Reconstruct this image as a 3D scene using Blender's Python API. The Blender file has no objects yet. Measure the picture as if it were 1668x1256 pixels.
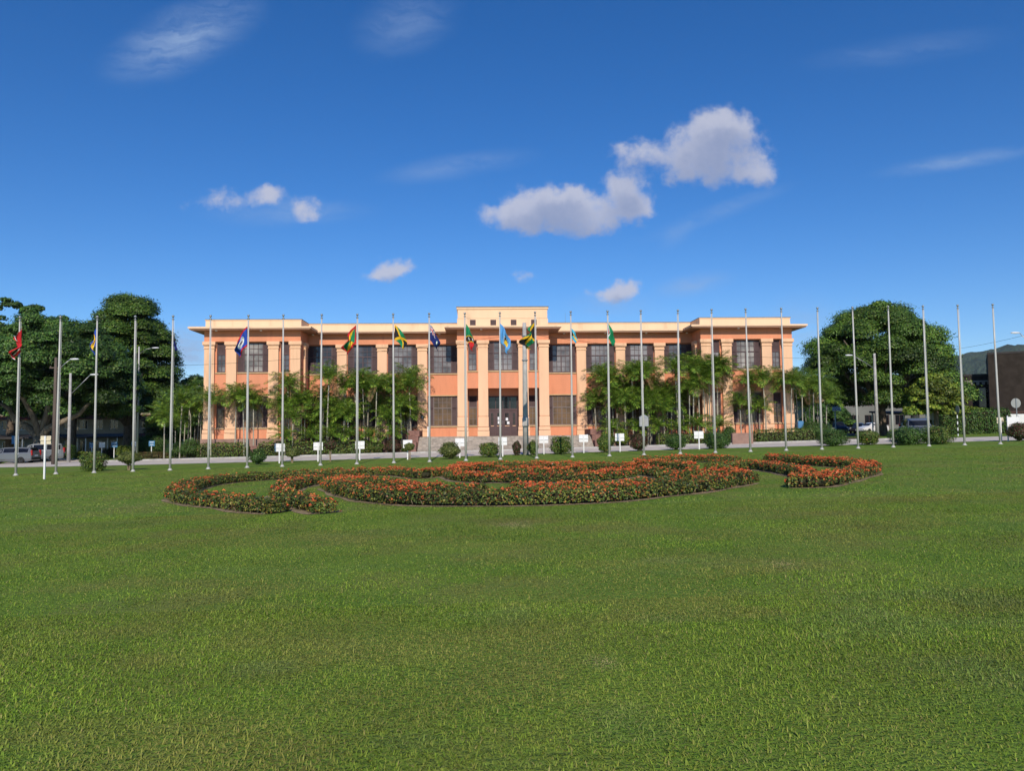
import bpy, math, random
import numpy as np
from mathutils import Vector, Matrix

# ------------------------------------------------------------------ camera, sky, sun, exposure
C = bpy.context.scene.collection
SC = bpy.context.scene
R = math.radians
rng = np.random.default_rng(7)
random.seed(7)
F, CX, CY = 1253.0, 834.0, 628.0              # focal length and centre of the photograph, in its pixels
PIT, ROLL, CH, SLOPE = math.atan(75 / F), R(0.6), 1.70, 0.0178
cam = bpy.data.cameras.new('camera')
cam.sensor_width = 36.0
cam.lens = 36.0 * F / 1668.0
cam.clip_start = 0.1
cam.clip_end = 20000
co = bpy.data.objects.new('camera', cam)
C.objects.link(co)
co.matrix_world = (Matrix.Translation((0, 0, CH)) @ Matrix.Rotation(R(90) + PIT, 4, 'X') @ Matrix.Rotation(-ROLL, 4, 'Z'))
SC.camera = co
SC.render.resolution_x, SC.render.resolution_y = 1024, 772

SUN_EL, SUN_AZ = R(32.0), R(177.0)            # azimuth clockwise from +Y: behind the camera, a little to its right
W = bpy.data.worlds.new('World')
SC.world = W
W.use_nodes = True
wt = W.node_tree
wt.nodes.clear()

class NT:
    """small helper that wires shader nodes"""
    def __init__(self, tree):
        self.t = tree
    def n(self, kind, ins=None, **props):
        nd = self.t.nodes.new(kind)
        for k, v in props.items():
            setattr(nd, k, v)
        for k, v in (ins or {}).items():
            if isinstance(v, bpy.types.NodeSocket):
                self.t.links.new(v, nd.inputs[k])
            else:
                nd.inputs[k].default_value = v
        return nd
    def m(self, op, a, b=0.0, clamp=False):
        return self.n('ShaderNodeMath', {0: a, 1: b}, operation=op, use_clamp=clamp).outputs[0]
    def mix(self, fac, a, b, blend='MIX'):
        nd = self.n('ShaderNodeMix', {0: fac, 6: a, 7: b}, data_type='RGBA', blend_type=blend)
        return nd.outputs[2]
    def smooth(self, v, lo, hi):
        return self.n('ShaderNodeMapRange', {'Value': v, 'From Min': lo, 'From Max': hi}, interpolation_type='SMOOTHSTEP').outputs[0]

w = NT(wt)
sky = w.n('ShaderNodeTexSky', sky_type='NISHITA', sun_disc=False, sun_elevation=SUN_EL, sun_rotation=SUN_AZ,
          altitude=0.0, air_density=0.9, dust_density=0.0, ozone_density=5.0)
def pix_dir(px, py):
    """direction of a pixel as (x/y, z/y)"""
    u, v = (px - CX) / F, (CY - py) / F
    c, s = math.cos(ROLL), math.sin(ROLL)
    a, b = u * c + v * s, -u * s + v * c
    cp, sp = math.cos(PIT), math.sin(PIT)
    d = (a, cp - b * sp, sp + b * cp)
    return d[0] / d[1], d[2] / d[1]
geo = w.n('ShaderNodeTexCoord')
sep = w.n('ShaderNodeSeparateXYZ', {0: geo.outputs['Generated']})
yy = w.m('MAXIMUM', sep.outputs[1], 0.02)
uu, vv = w.m('DIVIDE', sep.outputs[0], yy), w.m('DIVIDE', sep.outputs[2], yy)
uv = w.n('ShaderNodeCombineXYZ', {0: uu, 1: vv}).outputs[0]
warp = w.n('ShaderNodeTexNoise', {'Vector': uv, 'Scale': 19.0, 'Detail': 6.0, 'Roughness': 0.6})
wv = w.n('ShaderNodeVectorMath', {0: warp.outputs['Color'], 1: (0.5, 0.5, 0.5)}, operation='SUBTRACT').outputs[0]
wv = w.n('ShaderNodeVectorMath', {0: wv, 3: 0.05}, operation='SCALE').outputs[0]
uvw = w.n('ShaderNodeVectorMath', {0: uv, 1: wv}, operation='ADD').outputs[0]
fine = w.n('ShaderNodeTexNoise', {'Vector': uv, 'Scale': 42.0, 'Detail': 7.0, 'Roughness': 0.62}).outputs['Fac']
# cumulus: (px, py, rx, ry, tilt, weight) of the puffs, as directions on the sky
PUFFS = [(1160, 245, 88, 60, 0, 1.25), (1178, 208, 52, 36, 0, 1.1), (1232, 280, 42, 26, 8, .9), (1120, 275, 60, 34, 0, .8), (1042, 248, 52, 30, -8, .75),
         (900, 345, 105, 40, 0, 1.0), (838, 350, 56, 30, 0, .95), (960, 355, 90, 30, 0, .85), (1018, 312, 42, 46, 15, .95), (925, 322, 50, 26, 0, .9), (1040, 340, 34, 20, 0, .75),
         (442, 318, 38, 22, 0, .78), (500, 340, 30, 22, 10, .7), (372, 326, 68, 24, 0, .5),
         (640, 438, 36, 22, 0, 1.0), (612, 446, 26, 15, 0, .8), (1010, 466, 36, 22, 0, 1.0), (988, 478, 34, 15, 0, .8), (850, 455, 22, 12, 0, .4)]
HAZE = [(298, 60, 120, 50, 24, .85), (660, 35, 80, 50, 20, .30), (745, 270, 110, 20, 8, .36), (1130, 463, 60, 18, 10, .42), (1560, 262, 120, 14, 8, .42), (1480, 80, 160, 24, 8, .16),
        (1170, 345, 110, 14, 20, .26), (1105, 380, 34, 16, 40, .2), (300, 575, 58, 44, 0, 1.0), (1310, 545, 60, 60, 0, .35), (1000, 495, 70, 20, 0, .3), (470, 345, 120, 22, 0, .35)]
def blobs(items, vec):
    tot = None
    for px, py, rx, ry, tilt, wgt in items:
        u, v = pix_dir(px, py)
        mp = w.n('ShaderNodeMapping', {'Vector': vec, 'Location': (u, v, 0), 'Rotation': (0, 0, R(tilt)), 'Scale': (rx / F, ry / F, 1)}, vector_type='TEXTURE')
        ln = w.n('ShaderNodeVectorMath', {0: mp.outputs[0]}, operation='LENGTH').outputs['Value']
        q = w.m('MULTIPLY', w.m('SUBTRACT', 1.0, w.smooth(ln, 0.0, 1.45)), wgt)
        tot = q if tot is None else w.m('MAXIMUM', tot, q) if False else w.m('ADD', tot, w.m('MULTIPLY', q, w.m('SUBTRACT', 1.25, w.m('MINIMUM', tot, 1.0))))
    return tot
cum = blobs(PUFFS, uvw)
dens = w.m('ADD', cum, w.m('MULTIPLY', w.m('SUBTRACT', fine, 0.5), 1.55))
alpha = w.m('MULTIPLY', w.smooth(dens, 0.14, 1.10), 0.88)
alpha = w.m('MULTIPLY', alpha, w.smooth(cum, 0.02, 0.25))
stretch = w.n('ShaderNodeMapping', {'Vector': uvw, 'Rotation': (0, 0, R(-14)), 'Scale': (7.0, 34.0, 1.0)})
streak = w.n('ShaderNodeTexNoise', {'Vector': stretch.outputs[0], 'Scale': 1.3, 'Detail': 6.0, 'Roughness': 0.6}).outputs['Fac']
hz = w.m('MULTIPLY', blobs(HAZE, uv), w.smooth(streak, 0.18, 0.80))
# light and shade painted into the puffs' colour: brighter crowns, greyer bases
low = w.n('ShaderNodeVectorMath', {0: uvw, 1: (0.0, 0.022, 0.0)}, operation='ADD').outputs[0]
above = blobs(PUFFS[:11] + PUFFS[14:18], low)
lit = w.m('SUBTRACT', 1.0, w.smooth(w.m('ADD', above, w.m('MULTIPLY', w.m('SUBTRACT', fine, 0.5), 0.8)), 0.1, 1.5))
cl_col = w.mix(lit, (0.31, 0.36, 0.53, 1), (0.55, 0.57, 0.69, 1))
hz_col = (0.33, 0.46, 0.70, 1)
SKY_STRENGTH = 0.120
hsv = w.n('ShaderNodeHueSaturation', {'Hue': 0.508, 'Saturation': 1.26, 'Value': 1.0, 'Color': sky.outputs[0]})
b1 = w.n('ShaderNodeBackground', {'Color': hsv.outputs[0], 'Strength': SKY_STRENGTH})
b2 = w.n('ShaderNodeBackground', {'Color': hz_col, 'Strength': 1.0})
b3 = w.n('ShaderNodeBackground', {'Color': cl_col, 'Strength': 1.0})
front = w.m('GREATER_THAN', sep.outputs[1], 0.03)
m1 = w.n('ShaderNodeMixShader', {0: w.m('MULTIPLY', hz, front), 1: b1.outputs[0], 2: b2.outputs[0]})
m2 = w.n('ShaderNodeMixShader', {0: w.m('MULTIPLY', alpha, front), 1: m1.outputs[0], 2: b3.outputs[0]})
w.n('ShaderNodeOutputWorld', {0: m2.outputs[0]})

sl = bpy.data.lights.new('sun', 'SUN')
sl.energy = 4.0
sl.angle = R(0.5)
sl.color = (1.0, 0.90, 0.76)
so = bpy.data.objects.new('sun', sl)
C.objects.link(so)
so.location = (10, -40, 40)
sd = Vector((-math.sin(SUN_AZ) * math.cos(SUN_EL), -math.cos(SUN_AZ) * math.cos(SUN_EL), -math.sin(SUN_EL)))
so.rotation_euler = sd.to_track_quat('-Z', 'Y').to_euler()
SC.view_settings.view_transform = 'Standard'
SC.view_settings.look = 'None'
SC.view_settings.exposure = 0.0
SC.view_settings.gamma = 1.0
SC.cycles.max_bounces = 6
SC.cycles.diffuse_bounces = 3
SC.cycles.glossy_bounces = 3
SC.cycles.transparent_max_bounces = 8
SC.cycles.use_denoising = True

# ------------------------------------------------------------------ helpers
def gz(x, y=0.0):
    """height of the ground: it climbs gently to the right"""
    return 0.06 + SLOPE * max(-150.0, min(150.0, x))

def at(px, py, dz=0.0):
    """the ground point seen at a pixel of the photograph"""
    u, v = (px - CX) / F, (CY - py) / F
    c, s = math.cos(ROLL), math.sin(ROLL)
    a, b = u * c + v * s, -u * s + v * c
    cp, sp = math.cos(PIT), math.sin(PIT)
    d = (a, cp - b * sp, sp + b * cp)
    t = (0.06 + dz - CH) / (d[2] - SLOPE * d[0])
    return d[0] * t, d[1] * t

def xat(px, Y):
    return (px - CX) / F * Y

class MB:
    """collects boxes, bars and faces, then links them as one mesh object"""
    def __init__(self):
        self.v, self.f, self.m = [], [], []
    def face(self, pts, m=0):
        k = len(self.v)
        self.v += [tuple(p) for p in pts]
        self.f.append(tuple(range(k, k + len(pts))))
        self.m.append(m)
    def box(self, x0, x1, y0, y1, z0, z1, m=0, b=0.0):
        if b:
            return self.bevel_box(x0, x1, y0, y1, z0, z1, m, b)
        k = len(self.v)
        self.v += [(x, y, z) for z in (z0, z1) for y in (y0, y1) for x in (x0, x1)]
        for q in ((0, 2, 3, 1), (4, 5, 7, 6), (0, 1, 5, 4), (2, 6, 7, 3), (0, 4, 6, 2), (1, 3, 7, 5)):
            self.f.append(tuple(k + i for i in q))
            self.m.append(m)
    def bevel_box(self, x0, x1, y0, y1, z0, z1, m, b):
        prof = [(x0 + b, y0), (x1 - b, y0), (x1, y0 + b), (x1, y1 - b), (x1 - b, y1), (x0 + b, y1), (x0, y1 - b), (x0, y0 + b)]
        cx, cy = (x0 + x1) / 2, (y0 + y1) / 2
        ins = [(p[0] - b * (1 if p[0] > cx else -1), p[1] - b * (1 if p[1] > cy else -1)) for p in prof]
        self.loft([[(p[0], p[1], z0) for p in prof], [(p[0], p[1], z1 - b) for p in prof], [(p[0], p[1], z1) for p in ins]], m)
    def loft(self, rings, m=0, caps=True, closed=True):
        k, n = len(self.v), len(rings[0])
        for r in rings:
            self.v += [tuple(p) for p in r]
        for i in range(len(rings) - 1):
            for j in range(n if closed else n - 1):
                a, b2_ = k + i * n + j, k + i * n + (j + 1) % n
                self.f.append((a, b2_, b2_ + n, a + n))
                self.m.append(m)
        if caps:
            self.f.append(tuple(k + j for j in reversed(range(n))))
            self.f.append(tuple(k + (len(rings) - 1) * n + j for j in range(n)))
            self.m += [m, m]
    def tube(self, pts, radii, n=8, m=0):
        pts = [Vector(p) for p in pts]
        rings, prev = [], None
        for i, p in enumerate(pts):
            t = (pts[min(i + 1, len(pts) - 1)] - pts[max(i - 1, 0)]).normalized()
            if prev is None:
                prev = t.orthogonal().normalized()
            a = (prev - t * prev.dot(t))
            a = a.normalized() if a.length > 1e-6 else t.orthogonal().normalized()
            prev = a
            b = t.cross(a)
            r = radii[i] if hasattr(radii, '__len__') else radii
            rings.append([p + a * (r * math.cos(2 * math.pi * j / n)) + b * (r * math.sin(2 * math.pi * j / n)) for j in range(n)])
        self.loft(rings, m)
    def lathe(self, prof, c=(0, 0, 0), n=16, m=0):
        self.loft([[(c[0] + r * math.cos(2 * math.pi * j / n), c[1] + r * math.sin(2 * math.pi * j / n), c[2] + z) for j in range(n)] for r, z in prof], m)
    def build(self, name, mats, parent=None, smooth=False, loc=(0, 0, 0)):
        me = bpy.data.meshes.new(name)
        me.from_pydata(self.v, [], self.f)
        for mt in (mats if isinstance(mats, (list, tuple)) else [mats]):
            me.materials.append(mt)
        me.polygons.foreach_set('material_index', self.m)
        if smooth:
            me.polygons.foreach_set('use_smooth', [True] * len(self.f))
        me.update()
        o = bpy.data.objects.new(name, me)
        C.objects.link(o)
        o.location = loc
        if parent:
            o.parent = parent
        return o

def tag(o, label=None, cat=None, group=None, kind=None):
    for k, v in (('label', label), ('category', cat), ('group', group), ('kind', kind)):
        if v:
            o[k] = v
    return o

def thing(name, label, cat, loc=(0, 0, 0), rz=0.0, group=None):
    o = bpy.data.objects.new(name, None)
    C.objects.link(o)
    o.location = loc
    o.rotation_euler = (0, 0, rz)
    o.empty_display_size = 0.3
    return tag(o, label, cat, group)

KIDS = {}
def copy_tree(o, parent=None):
    """a thing with its parts and sub-parts"""
    c = o.copy()
    C.objects.link(c)
    if parent:
        c.parent = parent
    for ch in [x for x in bpy.data.objects if x.parent == o]:
        copy_tree(ch, c)
    return c

# ------------------------------------------------------------------ materials
def mat(name, col, rough=0.7, spec=0.4, metal=0.0, var=0.0, scale=3.0, bump=0.0, bscale=40.0, coat=0.0, stain=None, stain_scale=0.6, stretch=(1, 1, 1), place=False):
    m = bpy.data.materials.new(name)
    m.use_nodes = True
    t = NT(m.node_tree)
    bs = m.node_tree.nodes['Principled BSDF']
    bs.inputs['Roughness'].default_value = rough
    bs.inputs['Specular IOR Level'].default_value = spec
    bs.inputs['Metallic'].default_value = metal
    bs.inputs['Coat Weight'].default_value = coat
    bs.inputs['Base Color'].default_value = (*col, 1)
    tc = t.n('ShaderNodeNewGeometry').outputs['Position'] if place else t.n('ShaderNodeTexCoord').outputs['Object']
    if stretch != (1, 1, 1):
        tc = t.n('ShaderNodeMapping', {'Vector': tc, 'Scale': stretch}).outputs[0]
    c = None
    if var:
        nz = t.n('ShaderNodeTexNoise', {'Vector': tc, 'Scale': scale, 'Detail': 6.0, 'Roughness': 0.6}).outputs['Fac']
        f = t.smooth(nz, 0.3, 0.7)
        c = t.mix(f, tuple(x * (1 - var) for x in col) + (1,), tuple(min(1, x * (1 + var)) for x in col) + (1,))
    if stain:
        nz = t.n('ShaderNodeTexNoise', {'Vector': tc, 'Scale': stain_scale, 'Detail': 8.0, 'Roughness': 0.65}).outputs['Fac']
        f = t.m('MULTIPLY', t.smooth(nz, 0.52, 0.72), 0.7)
        c = t.mix(f, c if c is not None else (*col, 1), (*stain, 1))
    if c is not None:
        m.node_tree.links.new(c, bs.inputs['Base Color'])
    if bump:
        nz = t.n('ShaderNodeTexNoise', {'Vector': tc, 'Scale': bscale, 'Detail': 5.0}).outputs['Fac']
        bp = t.n('ShaderNodeBump', {'Height': nz, 'Strength': bump, 'Distance': 0.02})
        m.node_tree.links.new(bp.outputs[0], bs.inputs['Normal'])
    return m

def leaf_mat(name, rough=0.5, spec=0.35, trans=0.0):
    """leaf colour comes from each leaf's own 'col' attribute (its hue, not its shade)"""
    m = bpy.data.materials.new(name)
    m.use_nodes = True
    t = NT(m.node_tree)
    bs = m.node_tree.nodes['Principled BSDF']
    at_ = t.n('ShaderNodeAttribute', attribute_name='col')
    m.node_tree.links.new(at_.outputs['Color'], bs.inputs['Base Color'])
    bs.inputs['Roughness'].default_value = rough
    bs.inputs['Specular IOR Level'].default_value = spec
    if trans:
        tr = t.n('ShaderNodeBsdfTranslucent', {'Color': at_.outputs['Color']})
        mx = t.n('ShaderNodeMixShader', {0: trans, 1: bs.outputs[0], 2: tr.outputs[0]})
        m.node_tree.links.new(mx.outputs[0], m.node_tree.nodes['Material Output'].inputs[0])
    return m

def glass_mat(name, col, rough=0.04, tint=None):
    m = mat(name, col, rough, 0.5, 0.0, var=0.6, scale=0.55, bump=0.03, bscale=1.2, place=True)
    return m

M = dict(
    peach=mat('peach_render', (0.81, 0.505, 0.315), 0.85, 0.2, var=0.05, scale=1.2, bump=0.15, bscale=30, stain=(0.58, 0.34, 0.20), stain_scale=0.9, stretch=(1, 1, .18), place=True),
    cream=mat('cream_parapet', (0.84, 0.59, 0.39), 0.85, 0.2, var=0.04, scale=0.8, bump=0.1, stain=(0.56, 0.39, 0.25), stain_scale=0.9, stretch=(1, 1, .2), place=True),
    salmon=mat('salmon_render', (0.70, 0.287, 0.160), 0.85, 0.2, var=0.09, scale=0.9, bump=0.15, bscale=30, stain=(0.52, 0.19, 0.115), stain_scale=0.9, stretch=(1, 1, .22), place=True),
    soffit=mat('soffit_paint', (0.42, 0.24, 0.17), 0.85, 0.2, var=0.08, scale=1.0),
    coping=mat('grey_coping', (0.20, 0.17, 0.14), 0.9, 0.2, var=0.2, scale=1.5),
    plinth=mat('plinth_render', (0.30, 0.19, 0.15), 0.9, 0.2, var=0.15, scale=1.5, stain=(0.16, 0.11, 0.09), stain_scale=0.8),
    sill=mat('sill_paint', (0.52, 0.36, 0.20), 0.8, 0.2, var=0.1),
    frame_low=mat('grey_brown_joinery', (0.17, 0.135, 0.125), 0.55, 0.35, var=0.12, scale=2),
    dark=mat('plum_joinery', (0.085, 0.050, 0.053), 0.55, 0.35, var=0.12, scale=2),
    glass_up=glass_mat('window_glass', (0.185, 0.172, 0.170), 0.05),
    glass_blind=glass_mat('blind_behind_glass', (0.26, 0.235, 0.21), 0.06),
    glass_dim=glass_mat('dim_room_glass', (0.095, 0.092, 0.10), 0.05),
    glass_low=glass_mat('curtained_glass', (0.115, 0.066, 0.034), 0.10),
    glass_dk=glass_mat('dark_glass', (0.012, 0.013, 0.016), 0.05),
    stone=mat('grey_step_stone', (0.36, 0.31, 0.26), 0.9, 0.2, var=0.25, scale=3.0, bump=0.4, bscale=12, stain=(0.20, 0.17, 0.15), stain_scale=1.4),
    brick=mat('reddish_stone', (0.24, 0.13, 0.105), 0.9, 0.2, var=0.25, scale=4, bump=0.4, bscale=14),
    pole=mat('white_pole_paint', (0.50, 0.49, 0.46), 0.35, 0.5, var=0.05, scale=2, stain=(0.5, 0.48, 0.44), stain_scale=1.2),
    white=mat('white_board_paint', (0.80, 0.80, 0.80), 0.5, 0.4, var=0.04),
    bluesign=mat('blue_sign_paint', (0.07, 0.22, 0.42), 0.5, 0.4, var=0.08),
    greysign=mat('grey_sign_back', (0.30, 0.31, 0.30), 0.5, 0.5, var=0.08),
    creamsign=mat('cream_sign_paint', (0.66, 0.58, 0.42), 0.6, 0.3, var=0.08),
    concrete=mat('concrete_pole', (0.40, 0.39, 0.37), 0.85, 0.3, var=0.2, scale=2.0, bump=0.3, bscale=20),
    wood=mat('weathered_wood', (0.13, 0.10, 0.085), 0.9, 0.2, var=0.25, scale=6, stretch=(1, 1, .08)),
    metal=mat('grey_metal', (0.35, 0.36, 0.37), 0.4, 0.5, metal=0.7, var=0.1),
    lampglass=mat('lamp_lens', (0.72, 0.74, 0.76), 0.25, 0.5),
    black=mat('black_rubber', (0.012, 0.012, 0.012), 0.7, 0.3),
    bark=mat('bark', (0.15, 0.115, 0.085), 0.95, 0.15, var=0.35, scale=5, bump=0.7, bscale=9, stretch=(1, 1, .35)),
    barklight=mat('pale_bark', (0.21, 0.175, 0.13), 0.95, 0.15, var=0.35, scale=4, bump=0.7, bscale=9, stretch=(1, 1, .4)),
    palmtrunk=mat('palm_stem', (0.36, 0.34, 0.27), 0.85, 0.2, var=0.25, scale=14, stretch=(.2, .2, 1)),
    twig=mat('bush_twigs', (0.26, 0.20, 0.13), 0.95, 0.15, var=0.25, scale=6),
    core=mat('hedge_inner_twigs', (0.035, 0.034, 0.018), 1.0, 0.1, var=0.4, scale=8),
    leaf=leaf_mat('leaves', 0.5, 0.30),
    palmleaf=leaf_mat('palm_leaflets', 0.36, 0.5),
    petal=leaf_mat('petals', 0.7, 0.15),
    blade=leaf_mat('grass_blades', 0.6, 0.2, 0.12),
    paper=mat('paper_notice', (0.78, 0.80, 0.85), 0.8, 0.2),
)

def ground_mat(name, ramp, scales, rough=0.95, bump=0.4, bscale=60, dist=0.02):
    """colour from world-space noise on the ground"""
    m = bpy.data.materials.new(name)
    m.use_nodes = True
    t = NT(m.node_tree)
    bs = m.node_tree.nodes['Principled BSDF']
    bs.inputs['Roughness'].default_value = rough
    bs.inputs['Specular IOR Level'].default_value = 0.15
    pos = t.n('ShaderNodeNewGeometry').outputs['Position']
    c = None
    for (ca, cb), (sc, lo, hi, fac) in zip(ramp, scales):
        nz = t.n('ShaderNodeTexNoise', {'Vector': pos, 'Scale': sc, 'Detail': 8.0, 'Roughness': 0.62}).outputs['Fac']
        f = t.smooth(nz, lo, hi)
        if c is None:
            c = t.mix(f, (*ca, 1), (*cb, 1))
        else:
            c = t.mix(t.m('MULTIPLY', f, fac), c, (*cb, 1))
    m.node_tree.links.new(c, bs.inputs['Base Color'])
    nz = t.n('ShaderNodeTexNoise', {'Vector': pos, 'Scale': bscale, 'Detail': 5.0}).outputs['Fac']
    bp = t.n('ShaderNodeBump', {'Height': nz, 'Strength': bump, 'Distance': dist})
    m.node_tree.links.new(bp.outputs[0], bs.inputs['Normal'])
    return m

M['lawn'] = ground_mat('lawn_turf', [((0.130, 0.235, 0.026), (0.175, 0.275, 0.036)), (None, (0.225, 0.235, 0.060)), (None, (0.105, 0.215, 0.032)), (None, (0.26, 0.24, 0.09))],
                       [(0.6, 0.35, 0.65, 1), (0.45, 0.47, 0.60, 0.6), (1.3, 0.52, 0.7, 0.5), (0.8, 0.62, 0.74, 0.45)], bump=0.9, bscale=28, dist=0.06)
M['road'] = ground_mat('pale_concrete', [((0.60, 0.54, 0.47), (0.68, 0.615, 0.54)), (None, (0.50, 0.45, 0.39)), (None, (0.70, 0.64, 0.57))],
                       [(1.2, 0.3, 0.7, 1), (0.4, 0.5, 0.7, 0.5), (6.0, 0.5, 0.7, 0.3)], bump=0.2, bscale=30)
M['soil'] = ground_mat('bed_soil', [((0.085, 0.060, 0.040), (0.14, 0.10, 0.065)), (None, (0.06, 0.085, 0.02))], [(2.0, 0.3, 0.7, 1), (0.7, 0.55, 0.7, 0.6)], bump=0.8, bscale=20, dist=0.05)
M['straw'] = ground_mat('dry_mulch', [((0.27, 0.20, 0.12), (0.44, 0.34, 0.21)), (None, (0.12, 0.15, 0.04))], [(7.0, 0.3, 0.7, 1), (2.2, 0.5, 0.66, 0.85)], bump=0.9, bscale=50, dist=0.03)
M['hill'] = ground_mat('wooded_hill', [((0.028, 0.060, 0.034), (0.060, 0.095, 0.050)), (None, (0.018, 0.038, 0.026))], [(0.012, 0.35, 0.65, 1), (0.03, 0.5, 0.65, 0.7)], bump=1.0, bscale=0.06, dist=20)
M['asphalt'] = ground_mat('asphalt', [((0.05, 0.05, 0.05), (0.075, 0.073, 0.07))], [(0.8, 0.3, 0.7, 1)], bump=0.3, bscale=30)

# ------------------------------------------------------------------ scattered leaves
def scatter(name, P, L, Wd, col, material, parent=None, nrm=None, up=0.0, extra=None, axis=None, bend=0.0, jit=0.55):
    """one mesh of leaf-shaped faces at points P; col is an (N,3) hue per leaf; extra = MB of solid pieces joined in with its materials"""
    N = len(P)
    L = np.broadcast_to(np.asarray(L, float), (N,)).reshape(N, 1)
    Wd = np.broadcast_to(np.asarray(Wd, float), (N,)).reshape(N, 1)
    if axis is None:
        a = rng.normal(size=(N, 3))
        if nrm is not None:
            n = nrm + rng.normal(size=(N, 3)) * jit
            n[:, 2] += up
            n /= np.linalg.norm(n, axis=1, keepdims=True) + 1e-9
            a -= n * (a * n).sum(1, keepdims=True)
    else:
        a = axis.copy()
    a /= np.linalg.norm(a, axis=1, keepdims=True) + 1e-9
    if nrm is None:
        n = rng.normal(size=(N, 3))
        n[:, 2] += up
    elif axis is not None:
        n = nrm.copy()
    b = np.cross(n, a)
    b /= np.linalg.norm(b, axis=1, keepdims=True) + 1e-9
    tip = P + a * L * 0.5
    if bend:
        tip = tip - np.array([0, 0, 1.0]) * L * bend
    V = np.stack([P - a * L * 0.5, P + b * Wd * 0.5, tip, P - b * Wd * 0.5], 1).reshape(-1, 3)
    colv = np.repeat(np.concatenate([col, np.ones((N, 1))], 1), 4, 0)
    faces = np.arange(4 * N).reshape(N, 4)
    ev, ef, em = (np.array(extra.v, float), extra.f, extra.m) if extra and extra.v else (np.zeros((0, 3)), [], [])
    me = bpy.data.meshes.new(name)
    allv = np.concatenate([V, ev], 0)
    me.vertices.add(len(allv))
    me.vertices.foreach_set('co', allv.ravel())
    loops = faces.ravel().tolist()
    starts = (np.arange(N) * 4).tolist()
    mi = [0] * N
    for f, m_ in zip(ef, em):
        starts.append(len(loops))
        loops += [4 * N + i for i in f]
        mi.append(m_ + 1)
    me.loops.add(len(loops))
    me.loops.foreach_set('vertex_index', loops)
    me.polygons.add(len(starts))
    me.polygons.foreach_set('loop_start', starts)
    me.materials.append(material)
    if extra:
        for x in extra.mats:
            me.materials.append(x)
    me.polygons.foreach_set('material_index', mi)
    at_ = me.attributes.new('col', 'FLOAT_COLOR', 'POINT')
    full = np.concatenate([colv, np.ones((len(ev), 4)) * 0.1], 0)
    at_.data.foreach_set('color', full.ravel())
    me.update(calc_edges=True)
    me.validate()
    o = bpy.data.objects.new(name, me)
    C.objects.link(o)
    if parent:
        o.parent = parent
    return o

def hues(N, pal, wts, jit=0.18):
    """each leaf picks one hue of the palette and varies a little"""
    pal = np.array(pal, float)
    wts = np.array(wts, float) / sum(wts)
    k = rng.choice(len(pal), size=N, p=wts)
    return pal[k] * (1 + rng.normal(size=(N, 1)) * jit).clip(0.45, 1.7)

GREEN = ([(0.042, 0.098, 0.018), (0.068, 0.140, 0.022), (0.030, 0.068, 0.016), (0.110, 0.165, 0.028)], (4, 3, 2, 1))
YGREEN = ([(0.14, 0.20, 0.022), (0.20, 0.235, 0.028), (0.08, 0.14, 0.018)], (3, 2, 2))
HEDGE = ([(0.075, 0.135, 0.022), (0.12, 0.175, 0.028), (0.19, 0.215, 0.035), (0.045, 0.085, 0.018), (0.16, 0.08, 0.03)], (4, 3, 1.2, 2, 0.6))
IXORA = ([(0.070, 0.120, 0.020), (0.130, 0.160, 0.025), (0.24, 0.21, 0.034), (0.040, 0.068, 0.018), (0.20, 0.085, 0.028)], (3.2, 3, 1.8, 2, 1.6))
FLOWER = ([(0.70, 0.135, 0.050), (0.74, 0.21, 0.065), (0.55, 0.080, 0.040), (0.68, 0.27, 0.12)], (4, 3, 2, 1))
DOME = ([(0.052, 0.110, 0.014), (0.080, 0.145, 0.018), (0.032, 0.072, 0.011), (0.130, 0.175, 0.026)], (4, 3, 2, 1))

# ------------------------------------------------------------------ the setting
def sheet(name, poly, material, dz, nx=1):
    """a flat sheet on the sloping ground, from a list of (x, y)"""
    mb = MB()
    mb.face([(x, y, gz(x) + dz) for x, y in poly])
    return tag(mb.build(name, material), kind='structure')

g = MB()
xs, ys = [-4000, -150, 0, 150, 4000], [-120, 0, 60, 300, 6000]
for i in range(4):
    for j in range(4):
        g.face([(xs[i], ys[j], gz(xs[i])), (xs[i + 1], ys[j], gz(xs[i + 1])), (xs[i + 1], ys[j + 1], gz(xs[i + 1])), (xs[i], ys[j + 1], gz(xs[i]))])
tag(g.build('lawn', M['lawn']), kind='structure')

near = [(-150, 70), (-62, 64.5), (-48, 62), (-40, 59.2), (-33, 56.6), (-27, 55.2), (-20, 54.4), (-13, 54.0), (-4, 54.0), (5, 54.9), (14, 55.3), (22, 55.2), (28, 54.9), (40, 54.6), (60, 53.8), (150, 50)]
far = [(-150, 78), (-62, 69.8), (-46, 68.4), (-36, 67.6), (-29, 66.8), (-22, 66.0), (-8, 65.9), (8, 66.3), (24, 66.9), (36, 67.4), (60, 66), (150, 62)]
sheet('road', near + far[::-1], M['road'], 0.012)
sheet('side_road', [(-45.5, 68.3), (-37.0, 67.6), (-42.5, 80), (-52, 100), (-60, 98), (-53, 82)], M['road'], 0.016)
sheet('car_park', [(-90, 71.5), (-46.5, 68.5), (-54, 82), (-64, 104), (-110, 110)], M['asphalt'], 0.016)
sheet('car_park_far', [(36, 92), (78, 92), (90, 118), (46, 118)], M['asphalt'], 0.012)
bed = sheet('planting_bed', [(-30, 66.9), (-22, 66.1), (-8, 66.0), (8, 66.4), (24, 67.0), (35, 67.5), (35, 90), (-34, 90), (-34, 68)], M['soil'], 0.010)
kb = MB()
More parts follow.
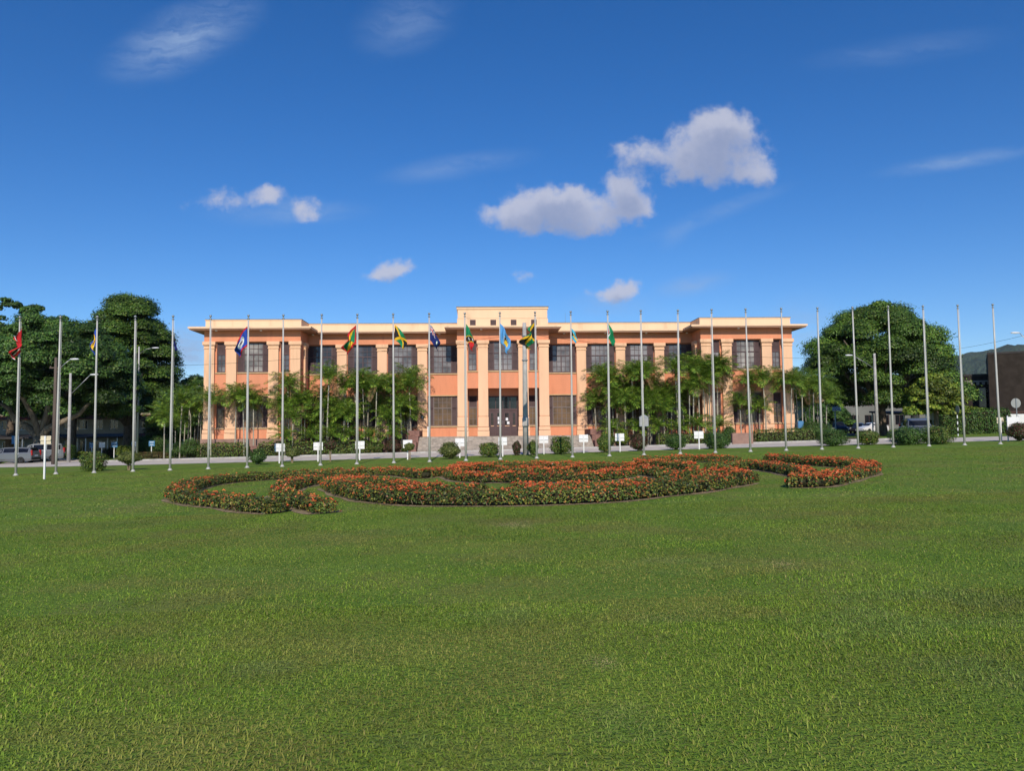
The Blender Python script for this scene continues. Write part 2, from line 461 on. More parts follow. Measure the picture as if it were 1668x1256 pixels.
for i in range(3, len(far) - 3):
    (xa, ya), (xb, yb) = far[i], far[i + 1]
    kb.loft([[(xa, ya + 0.0, gz(xa)), (xa, ya, gz(xa) + .13), (xa, ya + .16, gz(xa) + .13), (xa, ya + .16, gz(xa))],
             [(xb, yb, gz(xb)), (xb, yb, gz(xb) + .13), (xb, yb + .16, gz(xb) + .13), (xb, yb + .16, gz(xb))]])
tag(kb.build('kerb', M['concrete']), kind='structure')
# expansion joints across the concrete road are thin darker strips
jt = MB()
for i in range(-9, 12):
    x = i * 4.6
    y0, y1 = 54.6, 65.6
    jt.face([(x, y0, gz(x) + .017), (x + .05, y0, gz(x) + .017), (x + .55, y1, gz(x) + .017), (x + .5, y1, gz(x) + .017)])
tag(jt.build('road_joint', M['concrete']), kind='structure')

# wooded hills far behind, on the right
hm = bpy.data.meshes.new('hill')
nx, ny = 150, 26
hx = np.linspace(600, 3600, nx)
hy = np.linspace(2300, 3500, ny)
PX, PY = np.meshgrid(hx, hy)
ridge = 40 + 290 * np.clip((PX - 980) / 1150, 0, 1) ** 0.8 + 16 * np.sin(PX / 95.0) + 10 * np.sin(PX / 41.0 + 1) + 40 * np.clip((PX - 2100) / 800, 0, 1)
prof = np.sin(np.clip((PY - 2300) / 900, 0, 1) * math.pi / 2)
PZ = ridge * prof + rng.normal(size=PX.shape) * 5.0 * (prof > .1) + 10 * np.sin(PX / 30.0 + PY / 60.0) * prof
verts = np.stack([PX, PY, PZ - 3], -1).reshape(-1, 3)
hm.from_pydata(verts.tolist(), [], [(j * nx + i, j * nx + i + 1, (j + 1) * nx + i + 1, (j + 1) * nx + i) for j in range(ny - 1) for i in range(nx - 1)])
hm.materials.append(M['hill'])
hm.polygons.foreach_set('use_smooth', [True] * len(hm.polygons))
ho = bpy.data.objects.new('hill', hm)
C.objects.link(ho)
tag(ho, kind='structure')

# ------------------------------------------------------------------ the main building
BO, BR = (-0.78, 69.5, 0.0), R(2.5)
HQ = thing('public_building', 'long two storey salmon and peach building with three columned bays and flat eaves', 'building', BO, BR)
def bw(u, v):
    """building coordinates to world x, y"""
    return BO[0] + u * math.cos(BR) - v * math.sin(BR), BO[1] + u * math.sin(BR) + v * math.cos(BR)
Z0, ZUP = 1.30, 9.99           # ground floor level, top of the columns
RV = 3.2                        # how far the long walls stand back behind the three bays
wall = MB()
def holed(mb, u0, u1, z0, z1, v, holes, deep, m=0):
    """a wall facing the front with rectangular openings and their reveals"""
    us = sorted({u0, u1} | {h[0] for h in holes} | {h[1] for h in holes})
    zs = sorted({z0, z1} | {h[2] for h in holes} | {h[3] for h in holes})
    for i in range(len(us) - 1):
        for j in range(len(zs) - 1):
            cu, cz = (us[i] + us[i + 1]) / 2, (zs[j] + zs[j + 1]) / 2
            if any(h[0] < cu < h[1] and h[2] < cz < h[3] for h in holes):
                continue
            mb.face([(us[i], v, zs[j]), (us[i + 1], v, zs[j]), (us[i + 1], v, zs[j + 1]), (us[i], v, zs[j + 1])], m)
    for a, b, c, d in holes:
        mb.face([(a, v, c), (a, v, d), (a, v + deep, d), (a, v + deep, c)], m)
        mb.face([(b, v, d), (b, v, c), (b, v + deep, c), (b, v + deep, d)], m)
        mb.face([(a, v, d), (b, v, d), (b, v + deep, d), (a, v + deep, d)], m)
        mb.face([(b, v, c), (a, v, c), (a, v + deep, c), (b, v + deep, c)], m)

WUP, WLO = (7.25, 9.93), (2.27, 5.08)
WW, NW = 2.8, 0.76
wins = []                       # (u, v, kind)
def pavilion(c, porch=False):
    hw = 4.15 if porch else 4.25
    off = 2.78 if porch else 2.83
    u0, u1 = c - hw, c + hw
    holes = []
    for du, wd, kn in ((0, WW, 'wide'), (-off, NW, 'narrow'), (off, NW, 'narrow')):
        holes.append((c + du - wd / 2, c + du + wd / 2, *WUP))
        wins.append((c + du, .46, kn + '_up'))
        if not porch:
            holes.append((c + du - wd / 2, c + du + wd / 2, *WLO))
            wins.append((c + du, .46, kn + '_low'))
    holed(wall, u0, u1, 5.65 if porch else -1.2, 10.0, .30, holes, .22)
    if porch:
        # the open porch: ceiling, inner wall with the door and two side windows
        wall.face([(u0, .30, 5.65), (u0, 2.0, 5.65), (u1, 2.0, 5.65), (u1, .30, 5.65)], 0)
        wall.face([(u0, .30, Z0), (u0, 2.0, Z0), (u0, 2.0, 5.65), (u0, .30, 5.65)], 0)
        wall.face([(u1, .30, 5.65), (u1, 2.0, 5.65), (u1, 2.0, Z0), (u1, .30, Z0)], 0)
        ph = [(c - 1.42, c + 1.42, Z0, 5.02)]
        for s in (-1, 1):
            ph.append((c + s * off - NW / 2 - .02, c + s * off + NW / 2 + .02, 2.27, 5.05))
            wins.append((c + s * off, 2.16, 'porch'))
        holed(wall, u0, u1, Z0, 5.65, 2.0, ph, .22)
    # the two sides of the bay
    for u in (u0, u1):
        wall.face([(u, .30, -1.2 if not porch else 5.65), (u, RV, -1.2 if not porch else 5.65), (u, RV, 10.0), (u, .30, 10.0)], 0)
        if porch:
            wall.face([(u, 2.0, -1.2), (u, RV, -1.2), (u, RV, 5.65), (u, 2.0, 5.65)], 0)
    # frieze under the eaves
    wall.box(u0 - .02, u1 + .02, .05, .29, 10.003, 10.955, 0)
    for u, s in ((u0, -1), (u1, 1)):
        wall.box(min(u, u + s * .02) , max(u, u + s * .02) + .001, .291, RV - .02, 10.003, 10.95, 0)
for c in (-22.45, 0.0, 22.45):
    pavilion(c, c == 0.0)
for s in (-1, 1):
    holes = []
    for k in range(4):
        u = s * (5.62 + 3.75 * k)
        if k == 0:
            u = s * 5.64
        holes.append((u - WW / 2, u + WW / 2, *WUP))
        holes.append((u - WW / 2, u + WW / 2, *WLO))
        wins += [(u, RV + .16, 'wide_up'), (u, RV + .16, 'wide_low')]
    a, b = sorted((s * 4.15, s * 18.2))
    holed(wall, a, b, -1.2, 10.0, RV, holes, .22)
    wall.box(a, b, RV - .22, RV - .01, 10.003, 10.955, 0)
# ends, back
for u in (-26.7, 26.7):
    wall.face([(u, .3, -1.2), (u, 17, -1.2), (u, 17, 10.95), (u, .3, 10.95)], 0)
wall.face([(-26.7, 17, -1.2), (26.7, 17, -1.2), (26.7, 17, 10.95), (-26.7, 17, 10.95)], 0)
wall.build('wall', M['salmon'], HQ)
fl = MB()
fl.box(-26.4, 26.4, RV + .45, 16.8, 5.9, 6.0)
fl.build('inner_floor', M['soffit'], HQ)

# columns: base, shaft with two grooves, stepped capital
col = MB()
def ring(mb, wd, dp, z0, z1, b=0.0):
    mb.box(-wd / 2, wd / 2, -(dp - .34), .34, z0, z1, 0, b)
ring(col, 1.08, .44, Z0 - .002, 1.78, .02)
ring(col, 1.03, .41, 1.82, 2.12, .02)
ring(col, .94, .36, 2.17, 3.05, .015)
col.box(-.41, .41, .06, .338, 1.3, 9.5)
ring(col, .90, .34, 3.11, 9.36, .015)
ring(col, 1.00, .40, 9.36, 9.43)
ring(col, .92, .35, 9.43, 9.62)
ring(col, 1.02, .42, 9.62, 9.70)
ring(col, 1.14, .50, 9.70, 9.998, .02)
c0 = None
def column(u, v, lower=0.0):
    global c0
    if c0 is None:
        c0 = col.build('column', M['peach'], HQ)
        o = c0
    else:
        o = c0.copy()
        C.objects.link(o)
    o.location = (u, v, 0)
for c in (-22.45, 22.45):
    for du in (-3.8, -1.86, 1.86, 3.8):
        column(c + du, 0)
for du in (-3.70, -1.83, 1.83, 3.70):
    column(du, 0)
for s in (-1, 1):
    for k in range(3):
        column(s * (7.52 + 3.75 * k), RV - .34 + .04)
    for c in (18.2,):
        pl_ = MB()
        for z0, z1, d in ((-1, 9.36, .0), (9.36, 9.43, .05), (9.43, 9.62, .01), (9.62, 9.998, .1)):
            pl_.box(*sorted((s * c, s * (c - .16 - d))), 1.35 - d, 2.2 + d, z0, z1)
        pl_.build('pilaster', M['peach'], HQ)

# plinth, sill bands
for c in (-22.45, 22.45):
    pn = MB()
    pn.box(c - 4.42, c + 4.42, -.14, .285, -1.2, Z0 - .01)
    pn.build('plinth', M['plinth'], HQ)
for s in (-1, 1):
    a, b = sorted((s * 8.2, s * 18.0))
    pn = MB()
    pn.box(a, b, RV - .12, RV - .01, -1.2, Z0)
    pn.build('plinth', M['plinth'], HQ)
def sill_set(u0, u1, v, low=True):
    for d, z0, z1 in ((.09, 7.13, 7.245), (.06, 5.085, 5.19), (.09, 2.15, 2.265))[:3 if low else 1]:
        sb = MB()
        sb.box(u0, u1, v - d, v + .005, z0, z1)
        sb.build('sill' if d > .08 else 'lintel_band', M['sill'], HQ)
for c in (-22.45, 22.45):
    for a, b in ((-3.34, -2.32), (-1.40, 1.40), (2.32, 3.34)):
        sill_set(c + a, c + b, .30)
for a, b in ((-3.22, -2.29), (-1.37, 1.37), (2.29, 3.22)):
    sill_set(a, b, .30, False)
for s in (-1, 1):
    for k in range(4):
        u = s * (5.64 + 3.75 * k)
        sill_set(u - 1.41, u + 1.41, RV)
    sb = MB()
    sb.box(s * 2.78 - .42, s * 2.78 + .42, 1.9, 2.005, 2.15, 2.265)
    sb.build('sill', M['sill'], HQ)

# eaves, parapets, roof
ev = MB()
OV = 1.12
def eave(u0, u1, v0, v1):
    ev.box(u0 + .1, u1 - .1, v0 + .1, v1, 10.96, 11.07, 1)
    ev.box(u0, u1, v0, v1, 11.07, 11.235, 0)
eave(-26.7 - OV, 26.7 + OV, RV - OV, 18.0)
for c, hw in ((-22.45, 4.25), (0, 4.15), (22.45, 4.25)):
    eave(c - hw - OV, c + hw + OV, .30 - OV - .1, RV - OV)
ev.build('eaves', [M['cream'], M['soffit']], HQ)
pp = MB()
pp.box(-26.7, 26.7, RV, 16.5, 11.236, 11.93)
for c in (-22.45, 22.45):
    pp.box(c - 4.25, c + 4.25, .30, RV - .002, 11.236, 11.93)
pp.box(-4.15, 4.15, .30, 9.0, 11.236, 12.02)
pp.box(-4.10, 4.10, .35, 8.95, 12.05, 12.90)
pp.box(-4.02, 4.02, .42, 8.9, 11.95, 12.1)
pp.box(-4.19, 4.19, .26, 9.04, 12.90, 13.06)
pp.box(-26.74, 26.74, RV - .04, 16.54, 11.93, 12.0)
for c in (-22.45, 22.45):
    pp.box(c - 4.29, c + 4.29, .26, RV - .042, 11.93, 12.0)
pp.build('parapet', M['cream'], HQ)
cp = MB()
cp.box(-26.76, 26.76, RV - .06, 16.56, 12.001, 12.05)
for c in (-22.45, 22.45):
    cp.box(c - 4.31, c + 4.31, .24, RV - .062, 12.001, 12.05)
cp.box(-4.22, 4.22, .23, 9.07, 13.061, 13.13)
cp.build('coping', M['coping'], HQ)
for i in range(14):
    sp = MB()
    u = -25.5 + i * 51 / 13
    vq = -.45 if (abs(abs(u) - 22.45) < 4.4 or abs(u) < 4.3) else 2.7
    sp.lathe([(.02, 0), (.11, .0), (.10, -.09), (.02, -.10)][::-1], (u, vq, 10.958), 10)
    sp.build('soffit_lamp', M['white'], HQ)
for i in range(4):
    vt = MB()
    vt.box(-.26, .26, -.02, .02, -.28, .28)
    for k in range(6):
        vt.box(-.23, .23, -.045, -.021, -.24 + k * .085, -.20 + k * .085)
    vt.build('parapet_vent', M['dark'], HQ, loc=(-2.72 + i * 1.86, .285, 11.63))

# windows
def bars(mb, x0, x1, z0, z1, nx, nz, v0, v1, t=.042):
    for i in range(1, nx):
        x = x0 + (x1 - x0) * i / nx
        mb.box(x - t / 2, x + t / 2, v0, v1, z0, z1)
    for j in range(1, nz):
        z = z0 + (z1 - z0) * j / nz
        mb.box(x0, x1, v0 + .004, v1 - .004, z - t / 2, z + t / 2)
def make_window(kind):
    wide = kind.startswith('wide')
    up = kind.endswith('_up')
    z0, z1 = (WUP if up else WLO)
    hw = (WW if wide else NW) / 2
    fr = MB()
    e = .003
    fr.box(-hw + e, hw - e, -.06, .06, z0 + e, z0 + .09)
    fr.box(-hw + e, hw - e, -.06, .06, z1 - .09, z1 - e)
    for s in (-1, 1):
        a, b = sorted((s * (hw - e), s * (hw - .07)))
        fr.box(a, b, -.058, .058, z0 + .09, z1 - .09)
    zt = z0 + (z1 - z0) * .60
    mid = .80 if wide else hw - .07
    if wide:
        for s in (-1, 1):
            a, b = sorted((s * .80, s * .88))
            fr.box(a, b, -.056, .056, z0 + .09, z1 - .09)
        fr.box(-.80, .80, -.055, .055, zt - .05, zt + .05)
        fr.box(-.045, .045, -.053, .053, z0 + .09, zt - .05)
        bars(fr, -.80, .80, zt + .05, z1 - .09, 4, 2, -.03, .03)
        for a, b in ((-.80, -.045), (.045, .80)):
            bars(fr, a, b, z0 + .09, zt - .05, 2, 3, -.03, .03)
    else:
        fr.box(-mid, mid, -.055, .055, zt - .05, zt + .05)
        bars(fr, -mid, mid, z0 + .09, zt - .05, 2, 3, -.03, .03)
    win = fr.build('window', M['dark'] if up else M['frame_low'], HQ)
    gl = MB()
    gl.face([(-mid, .0, z0 + .09), (mid, .0, z0 + .09), (mid, .0, z1 - .09), (-mid, .0, z1 - .09)] if wide else
            [(-mid, .0, z0 + .09), (mid, .0, z0 + .09), (mid, .0, zt - .05), (-mid, .0, zt - .05)])
    gl.build('pane', M['glass_up'] if up else M['glass_low'], win)
    spots = [(-hw + .07, -.88), (.88, hw - .07)] if wide else [(-mid, mid)]
    for a, b in spots:
        sh = MB()
        for za, zb in (((z0 + .09, zt - .02), (zt + .02, z1 - .09)) if wide else ((zt + .05, z1 - .09),)):
            sh.box(a, b, .015, .03, za, zb)
            for (p, q, r_, s_) in ((a, a + .05, za, zb), (b - .05, b, za, zb), (a + .05, b - .05, za, za + .05), (a + .05, b - .05, zb - .05, zb)):
                sh.box(p, q, -.035, .0149, r_, s_)
            nsl = max(4, int((zb - za - .1) / .10))
            for k in range(nsl):
                z = za + .05 + (zb - za - .1) * (k + .5) / nsl
                sh.face([(a + .05, -.028, z - .045), (b - .05, -.028, z - .045), (b - .05, .012, z + .035), (a + .05, .012, z + .035)])
        sh.build('shutter', M['dark'], win)
    return win
protos = {}
for u, v, kind in wins:
    key = 'narrow_low' if kind == 'porch' else kind
    if key not in protos:
        o = protos[key] = make_window(key)
    else:
        o = copy_tree(protos[key], HQ)
    o.location = (u, v, 0)
    if kind.endswith('_up'):                 # some rooms have pale blinds, some stay dark
        for ch in [c for c in bpy.data.objects if c.parent == o and c.name.startswith('pane')]:
            ch.data = ch.data.copy()
            ch.data.materials[0] = M[random.choice(('glass_up', 'glass_up', 'glass_blind', 'glass_dim'))]

# entrance: transom over four leaves, notices on the middle two
dr = MB()
for a, b in ((-1.415, -1.30), (1.30, 1.415)):
    dr.box(a, b, -.06, .06, Z0, 5.01)
dr.box(-1.30, 1.30, -.06, .06, 4.90, 5.01)
dr.box(-1.30, 1.30, -.07, .07, 3.66, 3.84)
for x in (-.66, 0, .66):
    dr.box(x - .03, x + .03, -.05, .05, 3.84, 4.90)
door = dr.build('entrance', M['dark'], HQ, loc=(0, 2.12, 0))
tp = MB()
tp.face([(-1.3, 0, 3.84), (1.3, 0, 3.84), (1.3, 0, 4.9), (-1.3, 0, 4.9)])
tp.build('transom_pane', M['glass_dk'], door)
for i, (a, b) in enumerate(((-1.298, -.72), (-.715, -.004), (.004, .715), (.72, 1.298))):
    lf = MB()
    inn = .20 if i in (0, 3) else .20
    zb_ = 2.32
    holed(lf, a, b, Z0 + .01, 3.655, -.03, [(a + inn, b - inn + .02, zb_, 3.42)], .05)
    xx0, xx1 = a + inn, b - inn + .02
    bars(lf, xx0, xx1, zb_, 3.42, 2, 3, -.025, .015, .03)
    lf.box(a + .12, b - .12, -.055, -.031, 1.5, 2.1)
    lf.box(a + .17, b - .12, -.06, -.031, 2.20, 2.25, 1)
    leaf = lf.build('door_leaf', [M['dark'], M['peach']], door)
    gq = MB()
    gq.face([(xx0, .018, zb_), (xx1, .018, zb_), (xx1, .018, 3.42), (xx0, .018, 3.42)])
    gq.build('leaf_pane', M['glass_dk'], leaf)
    if i in (1, 2):
        hd = MB()
        xh = b - .07 if i == 1 else a + .07
        hd.tube([(xh, -.03, 2.42), (xh, -.09, 2.42), (xh, -.09, 2.72), (xh, -.03, 2.72)], .013, 6)
        hd.build('handle', M['metal'], leaf)
        for dx, dz, sz in (((.02, 2.78, .25), (.03, 2.42, .24)) if i == 1 else ((.05, 2.72, .22), (.17, 2.38, .22))):
            nb = MB()
            x0 = xx0 + dx
            nb.box(x0, x0 + sz, -.034, -.031, dz, dz + sz * 1.15)
            nb.build('notice', M['paper'], leaf)

# steps and their cheek walls
stp = MB()
nst, zt_ = 7, Z0 - .012
gl0 = -.05
for k in range(nst):
    z1 = zt_ - k * (zt_ - .12) / nst
    v0 = -.72 - k * .36
    v1 = 1.99 if k == 0 else v0 + .36 - .0
    stp.box(-7.55, 7.75, v0, v1 if k == 0 else -.72 - (k - 1) * .36 - .0005, gl0 - .3, z1, 0, .018)
stp.build('steps', M['stone'], HQ)
for s, u in ((-1, -8.0), (1, 8.2)):
    ck = MB()
    ck.box(u - .44, u + .44, -1.6, RV - .13, -.4, 1.36, 0, .02)
    ck.box(u - .50, u + .50, -1.0, RV - .13, 1.362, 1.86, 0, .02)
    ck.box(u - .38, u + .38, -3.0, -1.602, -.4, .86, 0, .02)
    ck.build('cheek_wall', M['brick'], HQ)
fp = MB()
for a, b in ((-7.55, -4.16), (4.16, 7.75)):
    fp.box(a, b, 1.991, RV - .01, -.3, Z0 - .02)
fp.build('terrace', M['stone'], HQ)
for u, zt_ in ((.0, 14.1), (6.4, 13.4)):
    an = MB()
    an.tube([(u, 6, 11.9), (u, 6, zt_)], .012, 5)
    an.build('antenna', M['metal'], HQ)
# a lantern bracket and a plaque on the column left of the steps
lb = MB()
lb.lathe([(.02, 0), (.16, .03), (.14, .30), (.05, .36)], (-7.52, RV - .62, 2.95), 8)
lb.box(-7.56, -7.48, RV - .5, RV - .30, 3.1, 3.2)
lb.build('wall_lamp', M['metal'], HQ)

# ------------------------------------------------------------------ trees, palms, hedges, bushes
def unit(n):
    a = rng.normal(size=(n, 3))
    return a / np.linalg.norm(a, axis=1, keepdims=True)

def clump_leaves(cl, per, size, pal, shell=0.34, flat=0.62):
    """leaf points and normals for clumps (x, y, z, r)"""
    cl = np.array(cl, float)
    wts = cl[:, 3] ** 2
    k = rng.choice(len(cl), size=int(per * len(cl)), p=wts / wts.sum())
    d = unit(len(k))
    d[:, 2] = np.where(d[:, 2] < -0.35, -d[:, 2], d[:, 2])
    rad = cl[k, 3] * (1 - shell * rng.random(len(k)) ** 1.6) * (1 + .12 * rng.normal(size=len(k)))
    stray = rng.random(len(k)) < .025                # sprays that stick out of the clump
    rad = np.where(stray, cl[k, 3] * (1.05 + .35 * rng.random(len(k))), rad)
    P = cl[k, :3] + d * rad[:, None] * np.array([1, 1, flat])
    tint = (1 + rng.normal(size=len(cl)) * .28).clip(.45, 1.9)[k][:, None]
    return P, d, (hues(len(k), *pal) * tint).clip(0.004, .9)

def tree(name, label, x, y, trunk_pts, limbs, clumps, per, size, pal, cat='tree', group=None, bark='bark', flat=.62):
    t = thing(name, label, cat, (x, y, gz(x)), 0, group)
    tb = MB()
    for pts, rad in [trunk_pts] + limbs:
        tb.tube(pts, rad, 9)
    tb.build('trunk', M[bark], t, True)
    P, d, c = clump_leaves(clumps, per, size, pal, flat=flat)
    n = len(P)
    s = size * (0.7 + .6 * rng.random(n))
    scatter('crown', P, s, s * .62, c, M['leaf'], t, nrm=d, up=.35, jit=.36)
    return t

def dome_clumps(rx, ry, z0, z1, n, r0, r1, lift=0.0, inner=.35, holes=0.0, seed=1):
    """clumps over the outside of a dome plus some within it"""
    g_ = np.random.default_rng(seed)
    out = []
    H = z1 - z0
    for i in range(n):
        h = (i + .5) / n
        th = i * 2.399963 + g_.normal() * .15
        zz = h ** .9
        rr = math.sqrt(max(0.02, 1 - zz ** 2.1)) * (1 + g_.normal() * .05)
        r = r0 + (r1 - r0) * g_.random()
        if g_.random() < holes:
            continue
        out.append((rx * rr * math.cos(th), ry * rr * math.sin(th), z0 + H * zz - r * .45 + lift * g_.normal(), r))
    for i in range(int(n * inner)):
        a, q, h = g_.random() * 6.283, math.sqrt(g_.random()) * .8, g_.random() * .75
        out.append((rx * q * math.cos(a), ry * q * math.sin(a), z0 + H * h * (1 - q * .4), r0 * 1.1))
    return out

# the great dome of the rain tree on the right
lb_ = []
for k in range(9):
    a = k * .7 + .2
    lb_.append(([(0, 0, 3.2), (1.6 * math.cos(a), 1.6 * math.sin(a), 4.6), (4.2 * math.cos(a), 4.2 * math.sin(a), 6.6 + (k % 3)), (6.2 * math.cos(a), 6.0 * math.sin(a), 8.4 + (k % 3))], [.34, .26, .16, .05]))
tree('rain_tree', 'huge dense dome shaped dark green tree standing over the parked cars', 41.2, 86, ([(0, 0, -.3), (0, 0, 1.2), (.1, .1, 3.6)], [.75, .52, .42]), lb_,
     dome_clumps(6.9, 6.8, 3.9, 14.5, 84, 1.2, 2.3, lift=.25, seed=3), 2300, .21, DOME)
# its yellow-green neighbour
tree('leafy_tree', 'small yellow green tree at the right foot of the dome shaped tree', 42.6, 77.5, ([(0, 0, -.3), (.1, 0, 2.2), (.0, .1, 3.4)], [.26, .2, .14]),
     [([(0, 0, 2.4), (.9 * math.cos(a), .9 * math.sin(a), 3.6), (1.8 * math.cos(a), 1.6 * math.sin(a), 4.6)], [.12, .09, .03]) for a in (0, 1.3, 2.5, 3.8, 5)],
     dome_clumps(2.3, 2.3, 2.3, 6.2, 44, .5, .95, seed=5), 430, .26, YGREEN)
# left: the dome crown, the wide old tree with bare limbs, a thin topped one behind, and dark trees by the building
lb_ = []
for k in range(8):
    a = k * .785
    lb_.append(([(0, 0, 3.6), (1.6 * math.cos(a), 1.6 * math.sin(a), 5.6), (4.4 * math.cos(a), 4.2 * math.sin(a), 8.6 + (k % 3))], [.32, .24, .06]))
tree('rain_tree', 'tall dark tree with a smooth rounded crown left of the building', -45.0, 90, ([(0, 0, -.3), (.1, 0, 1.5), (0, .1, 4.2)], [.7, .5, .42]), lb_,
     dome_clumps(4.7, 5.6, 4.8, 18.4, 78, 1.1, 2.1, lift=.3, seed=8), 2000, .21, DOME)
big_limbs = [([(0, 0, 2.2), (-1.2, .2, 3.3), (-2.6, .1, 4.1), (-3.2, .2, 5.2), (-5.2, .4, 6.4)], [.40, .33, .29, .24, .08]),
             ([(0, 0, 2.2), (.9, -.3, 3.2), (2.2, -.4, 3.8), (3.9, -.2, 4.6), (5.4, .3, 6.6)], [.42, .33, .27, .22, .07]),
             ([(0, 0, 2.4), (.2, .8, 4.2), (.8, 2.2, 6.2), (1.2, 3.6, 8.2)], [.36, .28, .2, .06]),
             ([(0, 0, 2.4), (-.4, -.5, 4.4), (-.9, -1.6, 6.4), (-1.2, -2.2, 8.4)], [.34, .26, .18, .06]),
             ([(0, 0, 2.3), (.5, .1, 4.6), (1.5, -.8, 7.0), (2.4, -1.4, 9.0)], [.34, .26, .16, .05])]
tree('old_spreading_tree', 'old tree with thick bare twisting limbs standing behind the parked cars', -46.6, 76, ([(0, 0, -.4), (.05, 0, .9), (0, 0, 2.4)], [.85, .62, .60]), big_limbs,
     [c for c in dome_clumps(8.2, 7.0, 5.3, 14.0, 150, .9, 1.7, lift=.35, holes=.06, seed=11) if c[0] > -2.5 or c[2] < 9.8 + .5 * (c[0] + 8)], 1150, .21, GREEN, bark='barklight')
thin = dome_clumps(8.6, 6.0, 10.5, 20.2, 110, .5, 1.05, lift=.9, holes=.25, inner=.15, seed=21) + dome_clumps(8.0, 6.0, 6.5, 13.0, 60, .9, 1.6, seed=22)
tree('feathery_tree', 'open topped tree with thin sky showing branches at the far left', -64.5, 99, ([(0, 0, -.3), (0, 0, 5), (.3, 0, 8)], [.6, .45, .4]),
     [([(0, 0, 6.5), (2.2 * math.cos(a), 2.2 * math.sin(a), 10 + q), (4.9 * math.cos(a), 4.5 * math.sin(a), 14.5 + q)], [.3, .2, .05]) for a, q in ((0, .5), (.9, 2.2), (1.9, 1), (2.7, 2.4), (3.6, .4), (4.6, 1.8), (5.5, 1.2))],
     thin, 380, .34, GREEN, flat=.55)
tree('leafy_tree', 'dark tree with two thin trunks in front of the cream building on the left', -52.5, 92, ([(0, 0, -.3), (.1, 0, 3), (.2, 0, 6)], [.36, .30, .26]),
     [([(-3.6, 1, -.3), (-3.4, .8, 3), (-3.0, .6, 7)], [.34, .28, .2])], dome_clumps(6.6, 4.5, 5.2, 14.6, 90, .9, 1.6, seed=31), 520, .32, GREEN)
for (px, Y, h, r, lab, sd_) in ((322, 96, 9.6, 3.6, 'round dark tree showing above the palms at the left end of the building', 41), (292, 100, 7.2, 3.4, 'low dark tree behind the palms left of the building', 42)):
    x = xat(px, Y)
    tree('leafy_tree', lab, x, Y, ([(0, 0, -.3), (0, 0, h * .4)], [.3, .2]), [], dome_clumps(r, r, h * .25, h, 50, .7, 1.2, seed=sd_), 420, .30, GREEN)
for i, (px, Y, h, r, lab) in enumerate(((1345, 112, 4.6, 3.0, 'dark tree behind the palms at the right end of the building'), (1584, 96, 3.0, 1.6, 'small yellow green tree in front of the brown building'),
                                       (60, 118, 8.5, 5.5, 'dark tree behind the cream building at the far left'))):
    x = xat(px, Y)
    tree('leafy_tree', lab, x, Y, ([(0, 0, -.3), (0, 0, h * .45)], [.22, .14]), [], dome_clumps(r, r, h * .3, h, 40, .6, 1.0, seed=60 + i), 380, .28, YGREEN if i == 1 else GREEN)

# ---- palms
PALM = ([(0.120, 0.230, 0.024), (0.195, 0.320, 0.032), (0.34, 0.41, 0.055), (0.060, 0.125, 0.018)], (4, 3, 1.3, 2.4))
def palm_proto(h, nf, seed, dead=1, fl=1.75, lean=.15):
    g_ = random.Random(seed)
    t = thing('palm_tree', 'slender palm', 'palm')
    tb = MB()
    lx, ly = g_.uniform(-1, 1) * lean * h * .25, g_.uniform(-1, 1) * lean * h * .25
    top = Vector((lx, ly, h))
    tb.tube([(0, 0, -.2), (lx * .1, ly * .1, h * .06), (lx * .25, ly * .25, h * .4), (lx * .62, ly * .62, h * .75), top], [.10, .068, .056, .05, .048], 7)
    tb.build('trunk', M['palmtrunk'], t, True)
    cs = MB()
    cs.tube([top, top + Vector((lx * .05, ly * .05, .35)), top + Vector((lx * .1, ly * .1, .62))], [.058, .075, .03], 7)
    cs.mats = [M['green_shaft']]
    P, A, N, L, Wd, K = [], [], [], [], [], []
    ctop = top + Vector((lx * .1, ly * .1, .55))
    for i in range(nf + dead):
        az = i * 2.39996 + g_.uniform(-.2, .2)
        isdead = i >= nf
        el = R(88 - 76 * (i / max(1, nf - 1)) ** .9) if not isdead else R(-35)
        ln = fl * g_.uniform(.85, 1.1) * (1 if not isdead else .8)
        out = Vector((math.cos(az), math.sin(az), 0))
        pts, p, e = [ctop.copy()], ctop.copy(), el
        ns = 9
        for k in range(ns):
            p = p + (out * math.cos(e) + Vector((0, 0, math.sin(e)))) * (ln / ns)
            e -= R(8.8 if not isdead else 6)
            pts.append(p.copy())
        cs.tube(pts[::3], [.022, .015, .010, .005][:len(pts[::3])], 4, 0)
        side = out.cross(Vector((0, 0, 1)))
        for k in range(1, 38):
            f = k / 37
            q = min(int(f * ns), ns - 1)
            base = pts[q].lerp(pts[q + 1], f * ns - q) if f < 1 else pts[-1]
            tang = (pts[min(q + 1, ns)] - pts[q]).normalized()
            ll = .62 * math.sin(math.pi * (.16 + .80 * f)) ** .7 * ln / 1.75
            for s in (-1, 1):
                dirv = (side * s * .82 + tang * .62 + Vector((0, 0, g_.uniform(-.42, .42)))).normalized()
                P.append(base + dirv * ll * .5)
                A.append(dirv)
                nrm = dirv.cross(tang) * s
                N.append(nrm + Vector((g_.uniform(-.3, .3), g_.uniform(-.3, .3), g_.uniform(-.2, .2))))
                L.append(ll)
                Wd.append(.046)
                K.append(isdead)
    n = len(P)
    c = hues(n, *PALM, jit=.16)
    K = np.array(K)
    c[K] = np.array([.24, .16, .075]) * (1 + rng.normal(size=(K.sum(), 1)) * .15)
    scatter('crown', np.array([list(p) for p in P]), L, Wd, c, M['palmleaf'], t, nrm=np.array([list(p) for p in N]), axis=np.array([list(p) for p in A]), extra=cs, bend=.13)
    return t, h
M['green_shaft'] = mat('crownshaft', (.10, .16, .03), .5, .3, var=.2, scale=8)
